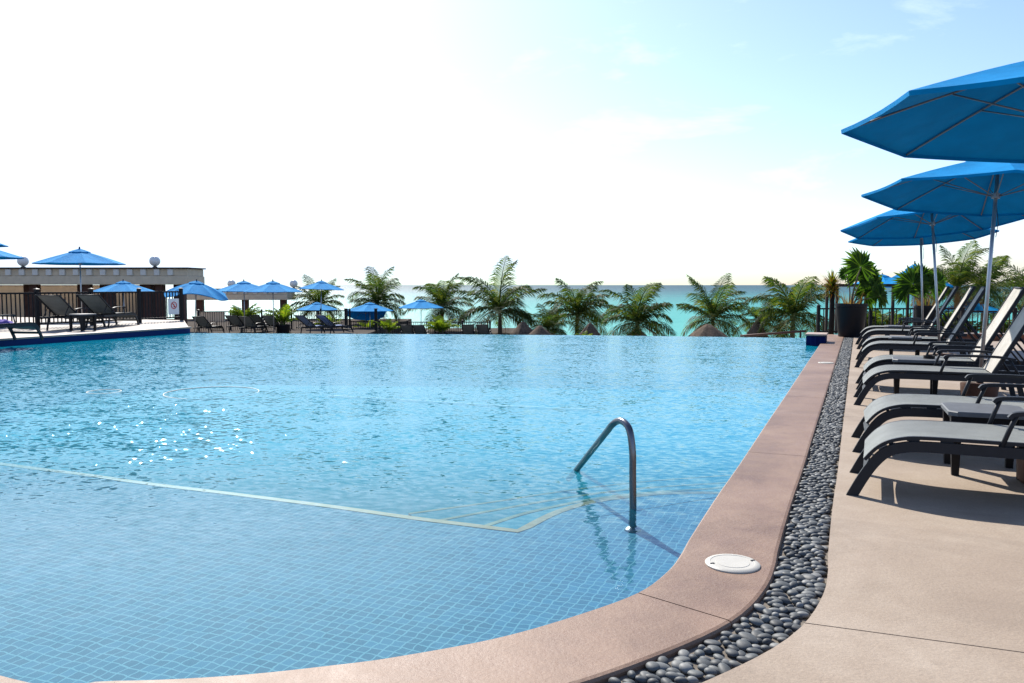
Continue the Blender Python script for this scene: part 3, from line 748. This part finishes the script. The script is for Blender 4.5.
# a wilted half-folded one beside the sign
U2 = make_umbrella('half lowered drooping blue umbrella right of the warning sign', G3, 1.35, 2.1, .34, False, True, .34)
p = atd(193, 289.5, 35); U2.location = (p.x, p.y, p.z-2.1); U2.rotation_euler = (R(4), R(3), .5)

# ------------------------------------------------------------------ fences
def fence(name, pts, z0, h, label, pitch=.12, mat='black', bays=None, cap=.03):
    a = pts[0]; t = thing(name, label, 'fence', (a.x, a.y, z0))
    O = Vector((a.x, a.y, z0))
    for q0, q1 in zip(pts, pts[1:]):
        q0 = Vector((q0.x, q0.y, z0)); q1 = Vector((q1.x, q1.y, z0)); L = (q1-q0).length; nb = max(1, round(L/1.75))
        d = (q1-q0).normalized(); ang = math.atan2(d.y, d.x); MX0 = Matrix.Rotation(ang, 4, 'Z')
        for i in range(nb+(1 if q1 is not None else 0)):
            c = q0+d*(L*i/nb)-O
            if i == nb and q1 != Vector((pts[-1].x, pts[-1].y, z0)): continue
            MX = Matrix.Translation(c) @ MX0
            p = MB().bbox((0,0,h/2+.04), (.10,.10,h+.08), .01, MX).build('post', M[mat], t)
            MB().add([(x*.065,y*.065,h+.083) for x,y in ((-1,-1),(1,-1),(1,1),(-1,1))]+[(0,0,h+.083+cap)], [(0,1,2,3)[::-1]]+[(k,(k+1)%4,4) for k in range(4)], MX).build('post_cap', M[mat], p)
        for i in range(nb):
            c = q0+d*(L*i/nb)-O; w = L/nb; MX = Matrix.Translation(c) @ MX0; mb = MB()
            mb.box((w/2,0,h-.03), (w-.102,.055,.05), MX); mb.box((w/2,0,.12), (w-.102,.045,.045), MX)
            k = int((w-.12)/pitch)
            for j in range(k): mb.box((.06+(w-.12)*(j+.5)/k, 0, (h-.03+.12)/2), (.028,.022,h-.20), MX)
            mb.build('picket_panel', M[mat], t)
    return t
fence('picket_fence', [W(-21.0, v_far+3.25), W(-21.0, v_far-9)], ZD, 1.0, 'dark picket fence on the raised deck behind the left loungers')
fence('picket_fence', [atd(199,330,46), atd(262,330,47), atd(350,330,48)], -1.45, 1.28, 'dark fence on the lower terrace behind the grey and striped loungers')
fence('picket_fence', [atd(350,330,48), atd(380,330,47.2), atd(490,330,47)], -2.0, 1.2, 'lower dark fence with four chairs, ending beside the tall palm')
fence('picket_fence', [atd(818,330,27), atd(870,330,27), atd(960,330,27)], -.35, .9, 'dark fence behind the planter pots on the right', .22)
fence('picket_fence', [atd(962,330,25), atd(1014,330,24.5), atd(1120,330,24)], -.45, .98, 'brown fence beyond the brick kerb at the right', .13, 'timber')
for k, (px, lab) in enumerate(((346,'left one of two dark posts in front of the paired umbrellas'), (376,'right one of two dark posts in front of the paired umbrellas'))):
    p = atd(px, 330, 46); t = thing('timber_post', lab, 'post', (p.x,p.y,-1.5), 0, 'dark posts before the paired umbrellas')
    MB().bbox((0,0,.72), (.15,.15,1.44), .015).build('shaft', M['black'], t); MB().bbox((0,0,1.465), (.19,.19,.05), .012).build('cap', M['black'], t)
# dark timber frame behind the planter
p0 = atd(836, 330, 28.5); t = thing('pergola', 'dark open timber frame behind the big planter pot', 'pergola frame', (p0.x, p0.y, -.4))
for dx in (0, 1.0, 1.95, 2.9): MB().bbox((dx, 0, .82), (.09,.09,1.64), .01).build('post', M['timber'], t)
MB().bbox((1.45,0,1.69), (3.1,.12,.10), .01).build('beam', M['timber'], t)
MB().bbox((1.45,.9,1.69), (3.1,.12,.10), .01).build('beam', M['timber'], t)
for dx in (0, 2.9): MB().bbox((dx, .9, .82), (.09,.09,1.64), .01).build('post', M['timber'], t)
# sloping handrail near the corner
p0 = atd(740, 336, 25.5); p1 = atd(806, 331, 25); t = thing('ramp_rail', 'brown sloping timber rail beyond the pool corner', 'rail', (p0.x,p0.y,p0.z))
MB().tube([(0,0,0), p1-p0], .035, 8).build('rail_bar', M['column'], t, 9)
for f in (.08,.92):
    q = (p1-p0)*f; MB().tube([q, q+Vector((0,0,-1.1))], .03, 8).build('post', M['column'], t, 9)
# sign
p = atd(172, 306.5, 27.15)+RV*.07; t = thing('warning_sign', 'white warning board with red circle hung on the dark fence', 'sign', (p.x, p.y, p.z), R(67))
MB().bbox((0,0,0), (.46,.022,.52), .006).build('board', M['sign_w'], t)
MB().tube([(.11*math.cos(w*math.pi/16), -.016, .04+.11*math.sin(w*math.pi/16)) for w in range(33)], .013, 6, False).build('red_ring', M['sign_r'], t, 9)
MB().tube([(-.075,-.016,.115),(.075,-.016,-.035)], .012, 6).build('red_slash', M['sign_r'], t, 9)
mb = MB(); mb.bbox((0,-.014,.07), (.03,.008,.05), .004); mb.bbox((0.01,-.014,.01), (.05,.008,.07), .004); mb.build('figure_mark', M['sign_r'], t)

# ------------------------------------------------------------------ loungers and chairs on the left and far terraces
G4 = 'loungers on the raised and lower terraces'
LF = make_lounger(M['sling'], M['sling'], 'left-edge grey lounger on the raised deck with a towel at its side', G4, 33)
LF.location = (-10.7, 18.2, ZD); LF.rotation_euler = (0,0,R(-98))
o = dup(T0, tuple(atd(83, 326, 21.4).xy)+(ZD,), -A, 'small dark side table on the raised deck between two loungers', 'low side tables between loungers')
c = Vector((-10.82, 17.2, ZD+.385)); t = thing('folded_towel', 'crumpled purple towel on the left-edge lounger', 'towel', tuple(c), .4)
mb = MB(); vs = []; NN = 14
for i in range(NN+1):
    for j in range(NN+1):
        x = (i/NN-.5)*.55; y = (j/NN-.5)*.4; e = max(abs(i/NN-.5), abs(j/NN-.5))*2
        vs.append((x, y, (.07+.03*math.sin(x*31+y*9)*math.cos(y*27))*(1-e**6)))
mb.add(vs, [(i*(NN+1)+j, (i+1)*(NN+1)+j, (i+1)*(NN+1)+j+1, i*(NN+1)+j+1) for i in range(NN) for j in range(NN)]); mb.build('cloth', M['towel'], t, 9)
def far_lounger(src, px, d, z, rz, label):
    p = atd(px, 300, d); h = Matrix.Rotation(rz, 3, 'Z') @ Vector((2.14, 0, 0))
    return dup(src, (p.x-h.x, p.y-h.y, z), rz, label, G4)
rl = R(-105)
far_lounger(LF, 49, 21.3, ZD, rl+.22, 'grey lounger on the raised deck under the tall umbrella, left of two')
far_lounger(LF, 89, 22.6, ZD, rl+.22, 'grey lounger on the raised deck, right of two, nearest the deck corner')
far_lounger(LF, 198, 41, -1.2, rl+.15, 'grey lounger under the drooping umbrella, beside the second portico column')
far_lounger(LF, 231, 42.5, -1.2, rl+.15, 'grey lounger below the left of the overlapping umbrellas, first of three')
far_lounger(LF, 244, 41, -1.2, rl+.15, 'grey lounger in the middle of three below the overlapping umbrellas')
far_lounger(LF, 253, 43.5, -1.2, rl+.15, 'grey lounger last of three below the overlapping umbrellas')
far_lounger(LF, 267, 42.5, -1.2, rl+.1, 'grey lounger standing directly left of the black pot with the leafy plant')
LS = make_lounger(M['striped'], M['striped'], 'blue and white striped lounger, left of the two beside the fence', G4, 35)
p = atd(299, 300, 40.5); rs = R(-122); hh = Matrix.Rotation(rs, 3, 'Z') @ Vector((2.14,0,0)); LS.location = (p.x-hh.x, p.y-hh.y, -1.15); LS.rotation_euler = (0,0,rs)
far_lounger(LS, 320, 42, -1.2, rs, 'blue and white striped lounger, right of the two beside the fence')
for px, d, lab in ((406,44.5,'leftmost pale grey lounger seen from behind at the lower fence'), (418,44.5,'second pale grey lounger seen from behind, under the lone blue umbrella'), (468,45,'third pale grey lounger seen from behind, right of the yellow-green shrub'), (482,45,'last pale grey lounger seen from behind, at the fence end by the palm')):
    far_lounger(LF, px, d, -1.8, R(-90)+random.uniform(-.12,.12), lab)

# ------------------------------------------------------------------ portico
def portico(d, px0, px1, y_top, y_bot, zg, cols, name_label, wall=None, nseg=None, bend=False):
    a = atd(px0, y_top, d); b = atd(px1, y_top, d); bot = atd(px1, y_bot, d).z; top = a.z
    t = thing('portico', name_label, 'portico', (a.x, d, zg)); L = b.x-a.x; h = top-bot
    O = Vector((a.x, d, zg))
    low = h*.52
    MB().bbox((L/2, 1.2, bot-zg+low/2), (L, 2.4, low), .03).build('beam', M['beige'], t)
    MB().bbox((L/2, 1.25, bot-zg+low+(h-low)/2-.02), (L-.12, 2.3, h-low-.04), .02).build('upper_band', M['beige'], t)
    blk = MB(); step = .74; k = int(L/step)
    for i in range(k): blk.bbox((.3+i*step, .05, bot-zg+low+(h-low)/2-.02), (.30,.16,h-low-.09), .02)
    blk.build('band_block', M['beige_l'], t)
    MB().bbox((L/2, 1.2, top-zg+.0), (L+.12, 2.6, .07), .015).build('roof_edge', M['capdark'], t)
    for px in cols:
        q = atd(px, 300, d+.5)
        MB().bbox((q.x-a.x, .6, (bot-zg)/2), (.42,.42,bot-zg-.004), .02).build('column', M['column'], t)
        q = atd(px+4, 300, d+3)
        MB().bbox((q.x-a.x, 2.1, (bot-zg)/2), (.42,.42,bot-zg-.004), .02).build('column', M['column'], t)
    return t, O, top
t, O, top = portico(45, -160, 188, 268, 284.5, -1.5, (-100,-40, 34.5, 87, 109, 148, 160, 181), 'long beige portico with brown columns behind the raised deck fence')
wa = atd(-160, 286, 49); wb = atd(150, 286, 49)
t2 = thing('garden_wall', 'plain beige wall standing behind the portico columns', 'wall', (wa.x, 49, -1.5)); hw = wa.z+1.5
MB().bbox(((wb.x-wa.x)/2, .12, hw/2), (wb.x-wa.x, .24, hw), .02).build('wall_body', M['beige'], t2)
MB().bbox(((wb.x-wa.x)/2, .12, hw+.035), (wb.x-wa.x+.1, .34, .07), .02).build('coping', M['beige_l'], t2)
tp, O2, top2 = portico(60, 180, 287, 289, 300, -2.2, (200, 245, 283), 'second smaller beige portico farther back with brown columns')
wa = atd(196, 312.5, 57); wb = atd(224, 312.5, 57); t3 = thing('low_wall', 'low beige wall at the foot of the second portico', 'wall', (wa.x, 57, -2.2)); hw = wa.z+2.2
MB().bbox(((wb.x-wa.x)/2, .1, hw/2), (wb.x-wa.x, .2, hw), .02).build('wall_body', M['beige'], t3)
MB().bbox(((wb.x-wa.x)/2, .1, hw+.03), (wb.x-wa.x+.06, .26, .06), .02).build('coping', M['beige_l'], t3)
for px, d, tz, lab in ((20.5,45.3,top,'white globe lamp on the portico roof, leftmost in the photo'), (153,45.3,top,'white globe lamp on the portico roof, between the tall umbrella and the drooping one'), (230,60.3,top2,'small white globe lamp on the second portico, left of the overlapping umbrellas'), (292.5,60.3,top2,'small white globe lamp at the right end of the second portico')):
    p = atd(px, 280, d); t = thing('globe_lamp', lab, 'lamp', (p.x, d+.3, tz+.036), 0, 'globe lamps on the porticos')
    MB().lathe([(0,0),(.13,0),(.13,.05),(.07,.07),(.06,.10),(0,.10)], 16).build('base', M['capdark'], t, .6)
    MB().lathe([(max(.001,.29*math.sin(w*math.pi/14)), .36-.29*math.cos(w*math.pi/14)) for w in range(15)], 24).build('globe', M['globe'], t, 9)

# ------------------------------------------------------------------ plants
def frond(mb, base, az, elev, L, droop, ll, n=20, w=.035, twist=0):
    d = Vector((math.cos(az), math.sin(az), 0)); side = Vector((-d.y, d.x, 0)); p = Vector(base); ang = elev; pts_ = [p.copy()]; dirs = []
    for i in range(n):
        t = d*math.cos(ang)+Vector((0,0,1))*math.sin(ang); dirs.append(t); p = p+t*(L/n); pts_.append(p.copy()); ang -= droop/n*(.5+1.1*i/n)
    vs = [] 
    mb.tube(pts_[::3]+[pts_[-1]], [.03*(1-.85*i/len(pts_[::3])) *L/2.6 for i in range(len(pts_[::3])+1)], 4, False)
    for i in range(2, n):
        s = i/n; q = pts_[i]; t = dirs[i-1]; upv = side.cross(t).normalized()*(-1)
        if upv.z < 0: upv = -upv
        l = ll*(math.sin(math.pi*min(1,(s*.92+.10)))**.7)*random.uniform(.8,1.1)
        for sg in (-1,1):
            for sub in (0, .5):
                qq = q+t*(L/n*sub)
                dd = (side*sg*.78+t*.62+upv*random.uniform(-.25,.12)).normalized(); tip = qq+dd*l+Vector((0,0,-l*random.uniform(.22,.5)))
                mid_ = qq+dd*l*.5+Vector((0,0,l*.02)); ww = t*w*.5
                mb.add([qq-ww*.5, qq+ww*.5, mid_+ww, tip, mid_-ww], [(0,1,2,4),(4,2,3)])
def palm(px, py, d, r, zg, label, nf=22, mat='palm', lean=0.0, seed=1):
    random.seed(seed); c = atd(px, py, d); h = c.z-zg
    t = thing('coconut_palm', label, 'palm tree', (c.x-lean, d, zg), 0, 'young coconut palms along the beach')
    tp_ = [(0,0,-.1),(lean*.15,0,h*.35),(lean*.5,.02,h*.7),(lean,0,h)]
    MB().tube(crom([Vector(q) for q in tp_], 4), [.20-.10*i/12 for i in range(13)], 10).build('trunk', M['bark'], t, 9)
    mb = MB(); R_ = r*d/F
    for k in range(nf):
        az = k*2.399+random.uniform(-.3,.3); f = k/(nf-1)
        elev = R(84-88*f+random.uniform(-12,12)); L = R_*random.uniform(.85,1.3)*(1.12 if f < .35 else 1.0)
        frond(mb, (lean+random.uniform(-.05,.05), random.uniform(-.05,.05), h), az, elev, L, R(38+62*random.random()+25*f), R_*.42, 26, .052*R_/2.4)
    mb.build('crown', M[mat], t)
    mb = MB()
    for k in range(5): frond(mb, (lean, 0, h-.08), random.uniform(0,6.28), R(-15), R_*.8, R(70), R_*.26, 12, .04)
    mb.build('dead_frond', M['dry'], t)
    random.seed(seed+100)
for args in [(378,303,58,33,-3.2,'coconut palm behind the paired umbrellas, right of the second portico'),
             (318,306,62,28,-3.2,'palm half hidden behind the pale blue umbrella beside the portico'),
             (442,308,56,34,-3.2,'coconut palm just right of the lone blue umbrella'),
             (500,311,52,46,-3.6,'big dark coconut palm at the end of the lower fence, tallest on the beach'),
             (548,330,52,26,-3.8,'small low palm right of the tallest palm, between two thatched roofs'),
             (577,315,56,42,-3.8,'bushy coconut palm left of the pool centre line with a thatched roof at its foot'),
             (637,323,50,44,-3.8,'broad low coconut palm straight above the handrail'),
             (713,320,50,40,-3.8,'coconut palm standing over the widest thatched roof'),
             (762,324,52,28,-3.8,'small yellowish palm leaning on the tall palm near the pool corner'),
             (793,317,46,48,-3.6,'tall coconut palm nearest the pool corner, left of the yucca')]:
    palm(*args, seed=int(args[0]))
palm(958,290,36,44,-1.5,'coconut palm rising behind the lounger backs on the right',18, seed=5)
palm(985,296,38,42,-1.5,'drooping palm right of the second umbrella pole, behind the backs',16, seed=6)
palm(1030,292,52,40,-2.5,'pale feathery palm at the right photo edge',15, seed=9)
palm(925,292,42,26,-1.5,'small palm behind the smaller planter pot',13, seed=11)

def palapa(px, y_ap, y_eave, d, half, zg, label):
    a = atd(px, y_ap, d); e = atd(px, y_eave, d); r = .86*half*d/F; h = a.z-e.z
    t = thing('thatched_palapa', label, 'palapa', (a.x, d, zg), 0, 'thatched beach shelters')
    H_ = a.z-zg; random.seed(int(px))
    wob = [random.uniform(-.07,.07) for _ in range(40)]
    MB().lathe([(.03,H_),(r*.12,H_-h*.03),(r*.35,H_-h*.28),(r*.62,H_-h*.58),(r*.86,H_-h*.86),(r,H_-h*1.05),(r*.9,H_-h*1.02)], 40, (0,0,0), lambda k, z: wob[k%40]).build('thatch_roof', M['thatch'], t, .9)
    mb = MB()
    for k in range(70):
        w = random.uniform(0,6.28); q = r*random.uniform(.9,1.0); c, s = math.cos(w), math.sin(w); z = H_-h*1.0
        mb.add([(c*q-s*.06, s*q+c*.06, z+.05), (c*q+s*.06, s*q-c*.06, z+.05), (c*(q+.05), s*(q+.05), z-random.uniform(.1,.28))], [(0,1,2)])
    mb.build('thatch_fringe', M['thatch'], t)
    MB().tube([(0,0,0),(0,0,H_-.1)], .09, 8).build('pole', M['bark'], t, 9)
for args in ((523,321.5,334,47,15,-3.8,'thatched shelter roof at the foot of the tallest palm'), (540,325.5,335,45,14,-3.8,'flatter thatched roof between the tallest palm and the small palm'),
             (590,323,336,48,14,-3.8,'thatched roof at the right foot of the bushy palm'), (637,328,340,55,17,-3.8,'thatched roof behind the broad palm above the handrail'), (708,324,338,45,25,-3.8,'widest thatched roof, under the palm left of the corner palms'),
             (757,320,338,47,14,-3.8,'narrow thatched roof left of the corner palm')):
    palapa(*args)

def areca(px, py, d, r, zg, label, pot=False, seed=3, mat='areca', n=16):
    random.seed(seed); c = atd(px, py, d); R_ = r*d/F
    zb = c.z-R_*1.1
    if pot:
        t = thing('planter_pot', label.replace('leafy plant', 'black pot').split(' growing')[0]+' holding a leafy plant', 'planter', (c.x, d, zg))
        hp = max(.3, zb-zg); wp = .36
        MB().lathe([(wp*.78,0),(wp,hp),(wp*1.04,hp),(wp*1.04,hp-.05),(wp*.94,hp-.04),(0,hp-.06)], 20).build('pot_body', M['pot'], t, .7)
    t = thing('areca_shrub', label, 'shrub', (c.x, d, zb-.06))
    mb = MB()
    for k in range(n):
        frond(mb, (random.uniform(-.1,.1), random.uniform(-.1,.1), 0), random.uniform(0,6.28), R(random.uniform(45,86)), R_*random.uniform(1.2,2.0), R(random.uniform(40,90)), R_*.55, 12, .05)
    mb.build('foliage', M[mat], t)
    mb = MB()
    for k in range(5):
        x, y = random.uniform(-.12,.12), random.uniform(-.12,.12); mb.tube([(x,y,-.05 if pot else min(-.05, zg-zb+.06)),(x*1.3,y*1.3,R_*.7)], .02, 5)
    mb.build('stem', M['bark'], t)
areca(243,306,43.5,13,-1.45,'yellow-green leafy plant growing behind the three grey loungers', False, 21)
areca(283,309,43,14,-1.45,'tall leafy plant growing in the black pot left of the striped loungers', True, 22)
areca(327,317,49.5,11,-1.45,'small leafy plant growing between the two striped loungers and the fence', False, 23)
areca(389,321,45.5,9,-2.0,'dark leafy shrub growing beside the right dark post', False, 24)
areca(441,319,45,12,-2.0,'rounded yellow-green leafy plant growing at the middle of the lower fence', True, 25, n=22)
areca(583,333,46,8,-3.8,'bright green low bush growing at the foot of the bushy palm', False, 26)
areca(368,322,50,10,-1.8,'leafy shrub growing in the shade under the paired umbrellas', False, 27)

for k, (px, py, d, r, n_, lab) in enumerate(((874,312,29.5,17,20,'dark bushy shrub growing behind the fence, right of the big pot'), (893,316,30,15,18,'dark shrub growing behind the fence left of the smaller pot'), (944,312,29.5,18,20,'dark bushy shrub growing behind the fence, right of the smaller pot'), (968,322,30,12,14,'low dark shrub growing below the far low umbrella'), (1000,318,31,17,18,'dark shrub growing behind the brown fence at the right'))):
    areca(px, py, d, r, -.9, lab, False, 60+k, 'palm', n_)

def fan_leaf(mb, hub, nrm, upd, r, segs=26, spread=R(300)):
    nrm = nrm.normalized(); upd = (upd-nrm*upd.dot(nrm)).normalized(); sd = nrm.cross(upd)
    for k in range(segs):
        a = -spread/2+spread*(k+.5)/segs+random.uniform(-.03,.03); da = spread/segs*.95
        l = r*random.uniform(.85,1.06)*(1-.12*abs(a)/(spread/2))
        def dv(x): return upd*math.cos(x)+sd*math.sin(x)
        fold = nrm*(.03*r*(1 if k%2 else -1))
        p0 = hub+dv(a)*.02; m0 = hub+dv(a-da)*l*.55+fold; m1 = hub+dv(a+da)*l*.55-fold; tip = hub+dv(a)*l-nrm*(l*random.uniform(.02,.22))+Vector((0,0,-l*.08))
        mb.add([p0, m0, tip, m1], [(0,1,2),(0,2,3)])
def fan_palm(px, y_pot_top, y_pot_bot, d, half, leaves, lab_pot, lab_palm, seed):
    random.seed(seed)
    b = at(px, y_pot_bot, 0) if d is None else atd(px, y_pot_bot, d); d = b.y; tz = atd(px, y_pot_top, d).z; hp = tz-b.z; wp = half*d/F
    t = thing('planter_pot', lab_pot, 'planter', tuple(b), 0, 'black tapered planter pots')
    MB().lathe([(0,0),(wp*.74,0),(wp*.76,.02),(wp*.955,hp-.07),(wp,hp-.065),(wp,hp),(wp*.93,hp),(wp*.91,hp-.06)], 40).build('pot_body', M['pot'], t, .6)
    MB().lathe([(0,hp-.05),(wp*.5,hp-.045),(wp*.92,hp-.065)], 24).build('soil', M['soil'], t, 9)
    t = thing('fan_palm', lab_palm, 'palm plant', (b.x, b.y, tz-.06), 0, 'potted fan palms')
    O = Vector((b.x, b.y, tz-.06)); mb = MB(); st = MB()
    for (lx, ly, r, tx, ty) in leaves:
        hub = atd(lx, ly, d+random.uniform(-.25,.25))-O
        st.tube(crom([Vector((random.uniform(-.05,.05), random.uniform(-.05,.05), -.02)), Vector((hub.x*.35, hub.y*.35, hub.z*.55)), hub], 4), .016, 6)
        fan_leaf(mb, hub, Vector((tx, -1, .25)), Vector((ty, 0, 1)), 1.25*r*d/F, 30)
    mb.build('fan_leaf', M['fan'], t); st.build('stem', M['bark'], t, 9)
    mb = MB()
    for k in range(34):
        a = random.uniform(0,6.28); x, y = math.cos(a)*wp*random.uniform(.2,.8), math.sin(a)*wp*random.uniform(.2,.8); l = random.uniform(.2,.45)
        dx, dy = math.cos(a)*.12, math.sin(a)*.12
        mb.add([(x-.012,y,0),(x+.012,y,0),(x+dx,y+dy,l)], [(0,1,2)])
    mb.build('dry_leaf', M['dry'], t)
fan_palm(850.5, 303.5, 336.5, None, 15.5, [(861,267,19,.3,.15),(873,287,20,.5,.5),(858,278,13,-.3,.2),(846,274,8,-.5,-.6),(868,275,15,.2,.6),(880,296,14,.6,1.2),(866,295,14,.1,.9)], 'big black tapered planter pot at the end of the coping', 'fan palm with large pleated leaves growing in the big black pot', 31)
fan_palm(925, 305.5, 329, 25, 10.5, [(913,284,18,-.2,-.1),(930,287,15,.3,.2),(921,276,13,0,0),(906,292,13,-.4,-.7),(938,283,14,.4,.6)], 'smaller black planter pot farther back beside the umbrella pole', 'light green fan palm growing in the smaller far pot', 32)
# yucca on a dark trunk
b = at(831, 334, 0.0); d = b.y; hub = atd(830.5, 287, d); random.seed(44)
t = thing('yucca_plant', 'spiky yellow and red tipped yucca on a dark trunk left of the big pot', 'yucca', tuple(b))
MB().tube([(0,0,-.02),(.01,0,.5),(0,.0,hub.z-b.z)], [.075,.07,.06], 10).build('trunk', M['bark_dark'], t, 9)
mb = MB(); hz = hub.z-b.z
for k in range(330):
    a = random.uniform(0,6.28); e = R(random.uniform(-35,88)); l = .46*random.uniform(.75,1.15)*(1.0 if e > 0 else .7)
    z0 = hz+random.uniform(-.15,.1); dv = Vector((math.cos(a)*math.cos(e), math.sin(a)*math.cos(e), math.sin(e))); sd = Vector((-math.sin(a), math.cos(a), 0))*.016
    q = Vector((0,0,z0)); mb.add([q-sd, q+sd, q+dv*l*.5+sd*.9, q+dv*l+Vector((0,0,-l*.1)), q+dv*l*.5-sd*.9], [(0,1,2,4),(4,2,3)])
mb.build('crown', M['yucca'], t)
# brick kerb
p0 = at(930, 340, 0); p1 = at(1014, 341, 0); dd = (p1-p0); t = thing('brick_kerb', 'low brown brick kerb at the back of the right deck', 'kerb', tuple(p0), math.atan2(dd.y, dd.x)); L = dd.length
MB().bbox((L, .1, .07), (L*2, .2, .15), .01).build('brick_course', M['brick'], t); MB().bbox((L, .1, .157), (L*2+.04, .24, .025), .006).build('capping', M['navy_trim'], t)

# ------------------------------------------------------------------ terraces, beach, sea
def slab(name, pts_, z, mat, th=.5):
    mb = MB(); n_ = len(pts_)
    mb.add([Vector((x,y,z)) for x,y in pts_]+[Vector((x,y,z-th)) for x,y in pts_], [tuple(range(n_))] + [(i, n_+i, n_+(i+1)%n_, (i+1)%n_) for i in range(n_)])
    o = struct(name, mb, mat); return o
slab('upper_terrace', [(-60,20),(-60,62),(-7.6,62),(-7.6,22.5),(-8.9,22.5)], -1.25, M['terrace'], 1.5)
slab('lower_terrace', [(-7.6,22.5),(-7.6,60),(1,60),(1,22.5)], -1.85, M['terrace'], 1.5)
slab('back_terrace', [(9.9,21.5),(10.6,28.5),(40,28.5),(60,10)], -.5, M['terrace'], 1.5)
mb = MB(); xs = [-400,-60,-20,0,20,60,400]; ys = [(-60,-4.3),(20,-4.3),(40,-3.9),(60,-4.0),(75,-4.7),(95,-5.6),(140,-7.5)]
mb.add([(x,y,z) for y,z in ys for x in xs], [(j*7+i, j*7+i+1, j*7+i+8, j*7+i+7) for j in range(len(ys)-1) for i in range(6)])
struct('beach', mb, M['sand'], 9)
mb = MB(); ys = [60,200,800,3000,12000,45000]; xs = [-45000,-8000,-1500,-300,0,300,1500,8000,45000]
mb.add([(x,y,-5) for y in ys for x in xs], [(j*9+i, j*9+i+1, j*9+i+10, j*9+i+9) for j in range(5) for i in range(8)])
struct('sea', mb, M['sea'])

# ------------------------------------------------------------------ light, sky, camera
SAZ, SEL = R(-22), R(40)
sd = Vector((math.sin(SAZ)*math.cos(SEL), math.cos(SAZ)*math.cos(SEL), math.sin(SEL)))
L = bpy.data.lights.new('sun', 'SUN'); L.energy = 4.9; L.angle = R(.53); L.color = (1,.95,.88)
lo = bpy.data.objects.new('sun', L); col.objects.link(lo); lo.rotation_euler = (-sd).to_track_quat('-Z', 'Y').to_euler(); lo.location = sd*60
w = bpy.data.worlds.new('World'); scn.world = w; w.use_nodes = True; nt = w.node_tree; N_ = nt.nodes
sky = N_.new('ShaderNodeTexSky'); sky.sky_type = 'NISHITA'; sky.sun_disc = False; sky.sun_elevation = SEL; sky.sun_rotation = SAZ
sky.altitude = 5; sky.air_density = 1.0; sky.dust_density = .85; sky.ozone_density = 2.5
bg = N_['Background']; bg.inputs['Strength'].default_value = .112
tc = N_.new('ShaderNodeTexCoord'); mp = N_.new('ShaderNodeMapping'); mp.inputs['Scale'].default_value = (2.2,2.2,7.5); nt.links.new(tc.outputs['Generated'], mp.inputs['Vector'])
nz = N_.new('ShaderNodeTexNoise'); nz.inputs['Scale'].default_value = 2.4; nz.inputs['Detail'].default_value = 8; nz.inputs['Roughness'].default_value = .6; nz.inputs['Distortion'].default_value = .3
nt.links.new(mp.outputs[0], nz.inputs['Vector'])
rp = N_.new('ShaderNodeValToRGB'); rp.color_ramp.elements[0].position = .54; rp.color_ramp.elements[1].position = .8; rp.color_ramp.elements[1].color = (.4,.4,.4,1); nt.links.new(nz.outputs['Fac'], rp.inputs[0])
mix = N_.new('ShaderNodeMix'); mix.data_type = 'RGBA'; nt.links.new(rp.outputs[0], mix.inputs[0]); nt.links.new(sky.outputs[0], mix.inputs[6]); mix.inputs[7].default_value = (9.5,9.8,10.2,1)
wb = N_.new('ShaderNodeMix'); wb.data_type = 'RGBA'; wb.blend_type = 'MULTIPLY'; wb.inputs[0].default_value = 1
nt.links.new(mix.outputs[2], wb.inputs[6]); wb.inputs[7].default_value = (.88,.91,1.07,1)
cl = N_.new('ShaderNodeMix'); cl.data_type = 'RGBA'; cl.blend_type = 'DARKEN'; cl.inputs[0].default_value = 1   # caps sky brightness per channel, flattening the glow round the sun
nt.links.new(wb.outputs[2], cl.inputs[6]); cl.inputs[7].default_value = (5.3,6.3,7.6,1)
nt.links.new(cl.outputs[2], bg.inputs['Color'])

cam = bpy.data.cameras.new('Camera'); cam.sensor_width = 36; cam.lens = F/1024*36; cam.clip_end = 100000; cam.clip_start = .05
co = bpy.data.objects.new('Camera', cam); col.objects.link(co); co.location = (0,0,H); co.rotation_euler = (math.pi/2-PITCH, 0, 0)
scn.camera = co
scn.view_settings.view_transform = 'Standard'; scn.view_settings.look = 'None'; scn.view_settings.exposure = .85; scn.view_settings.gamma = 1
scn.view_settings.use_curve_mapping = False
scn.cycles.max_bounces = 10; scn.cycles.transparent_max_bounces = 16
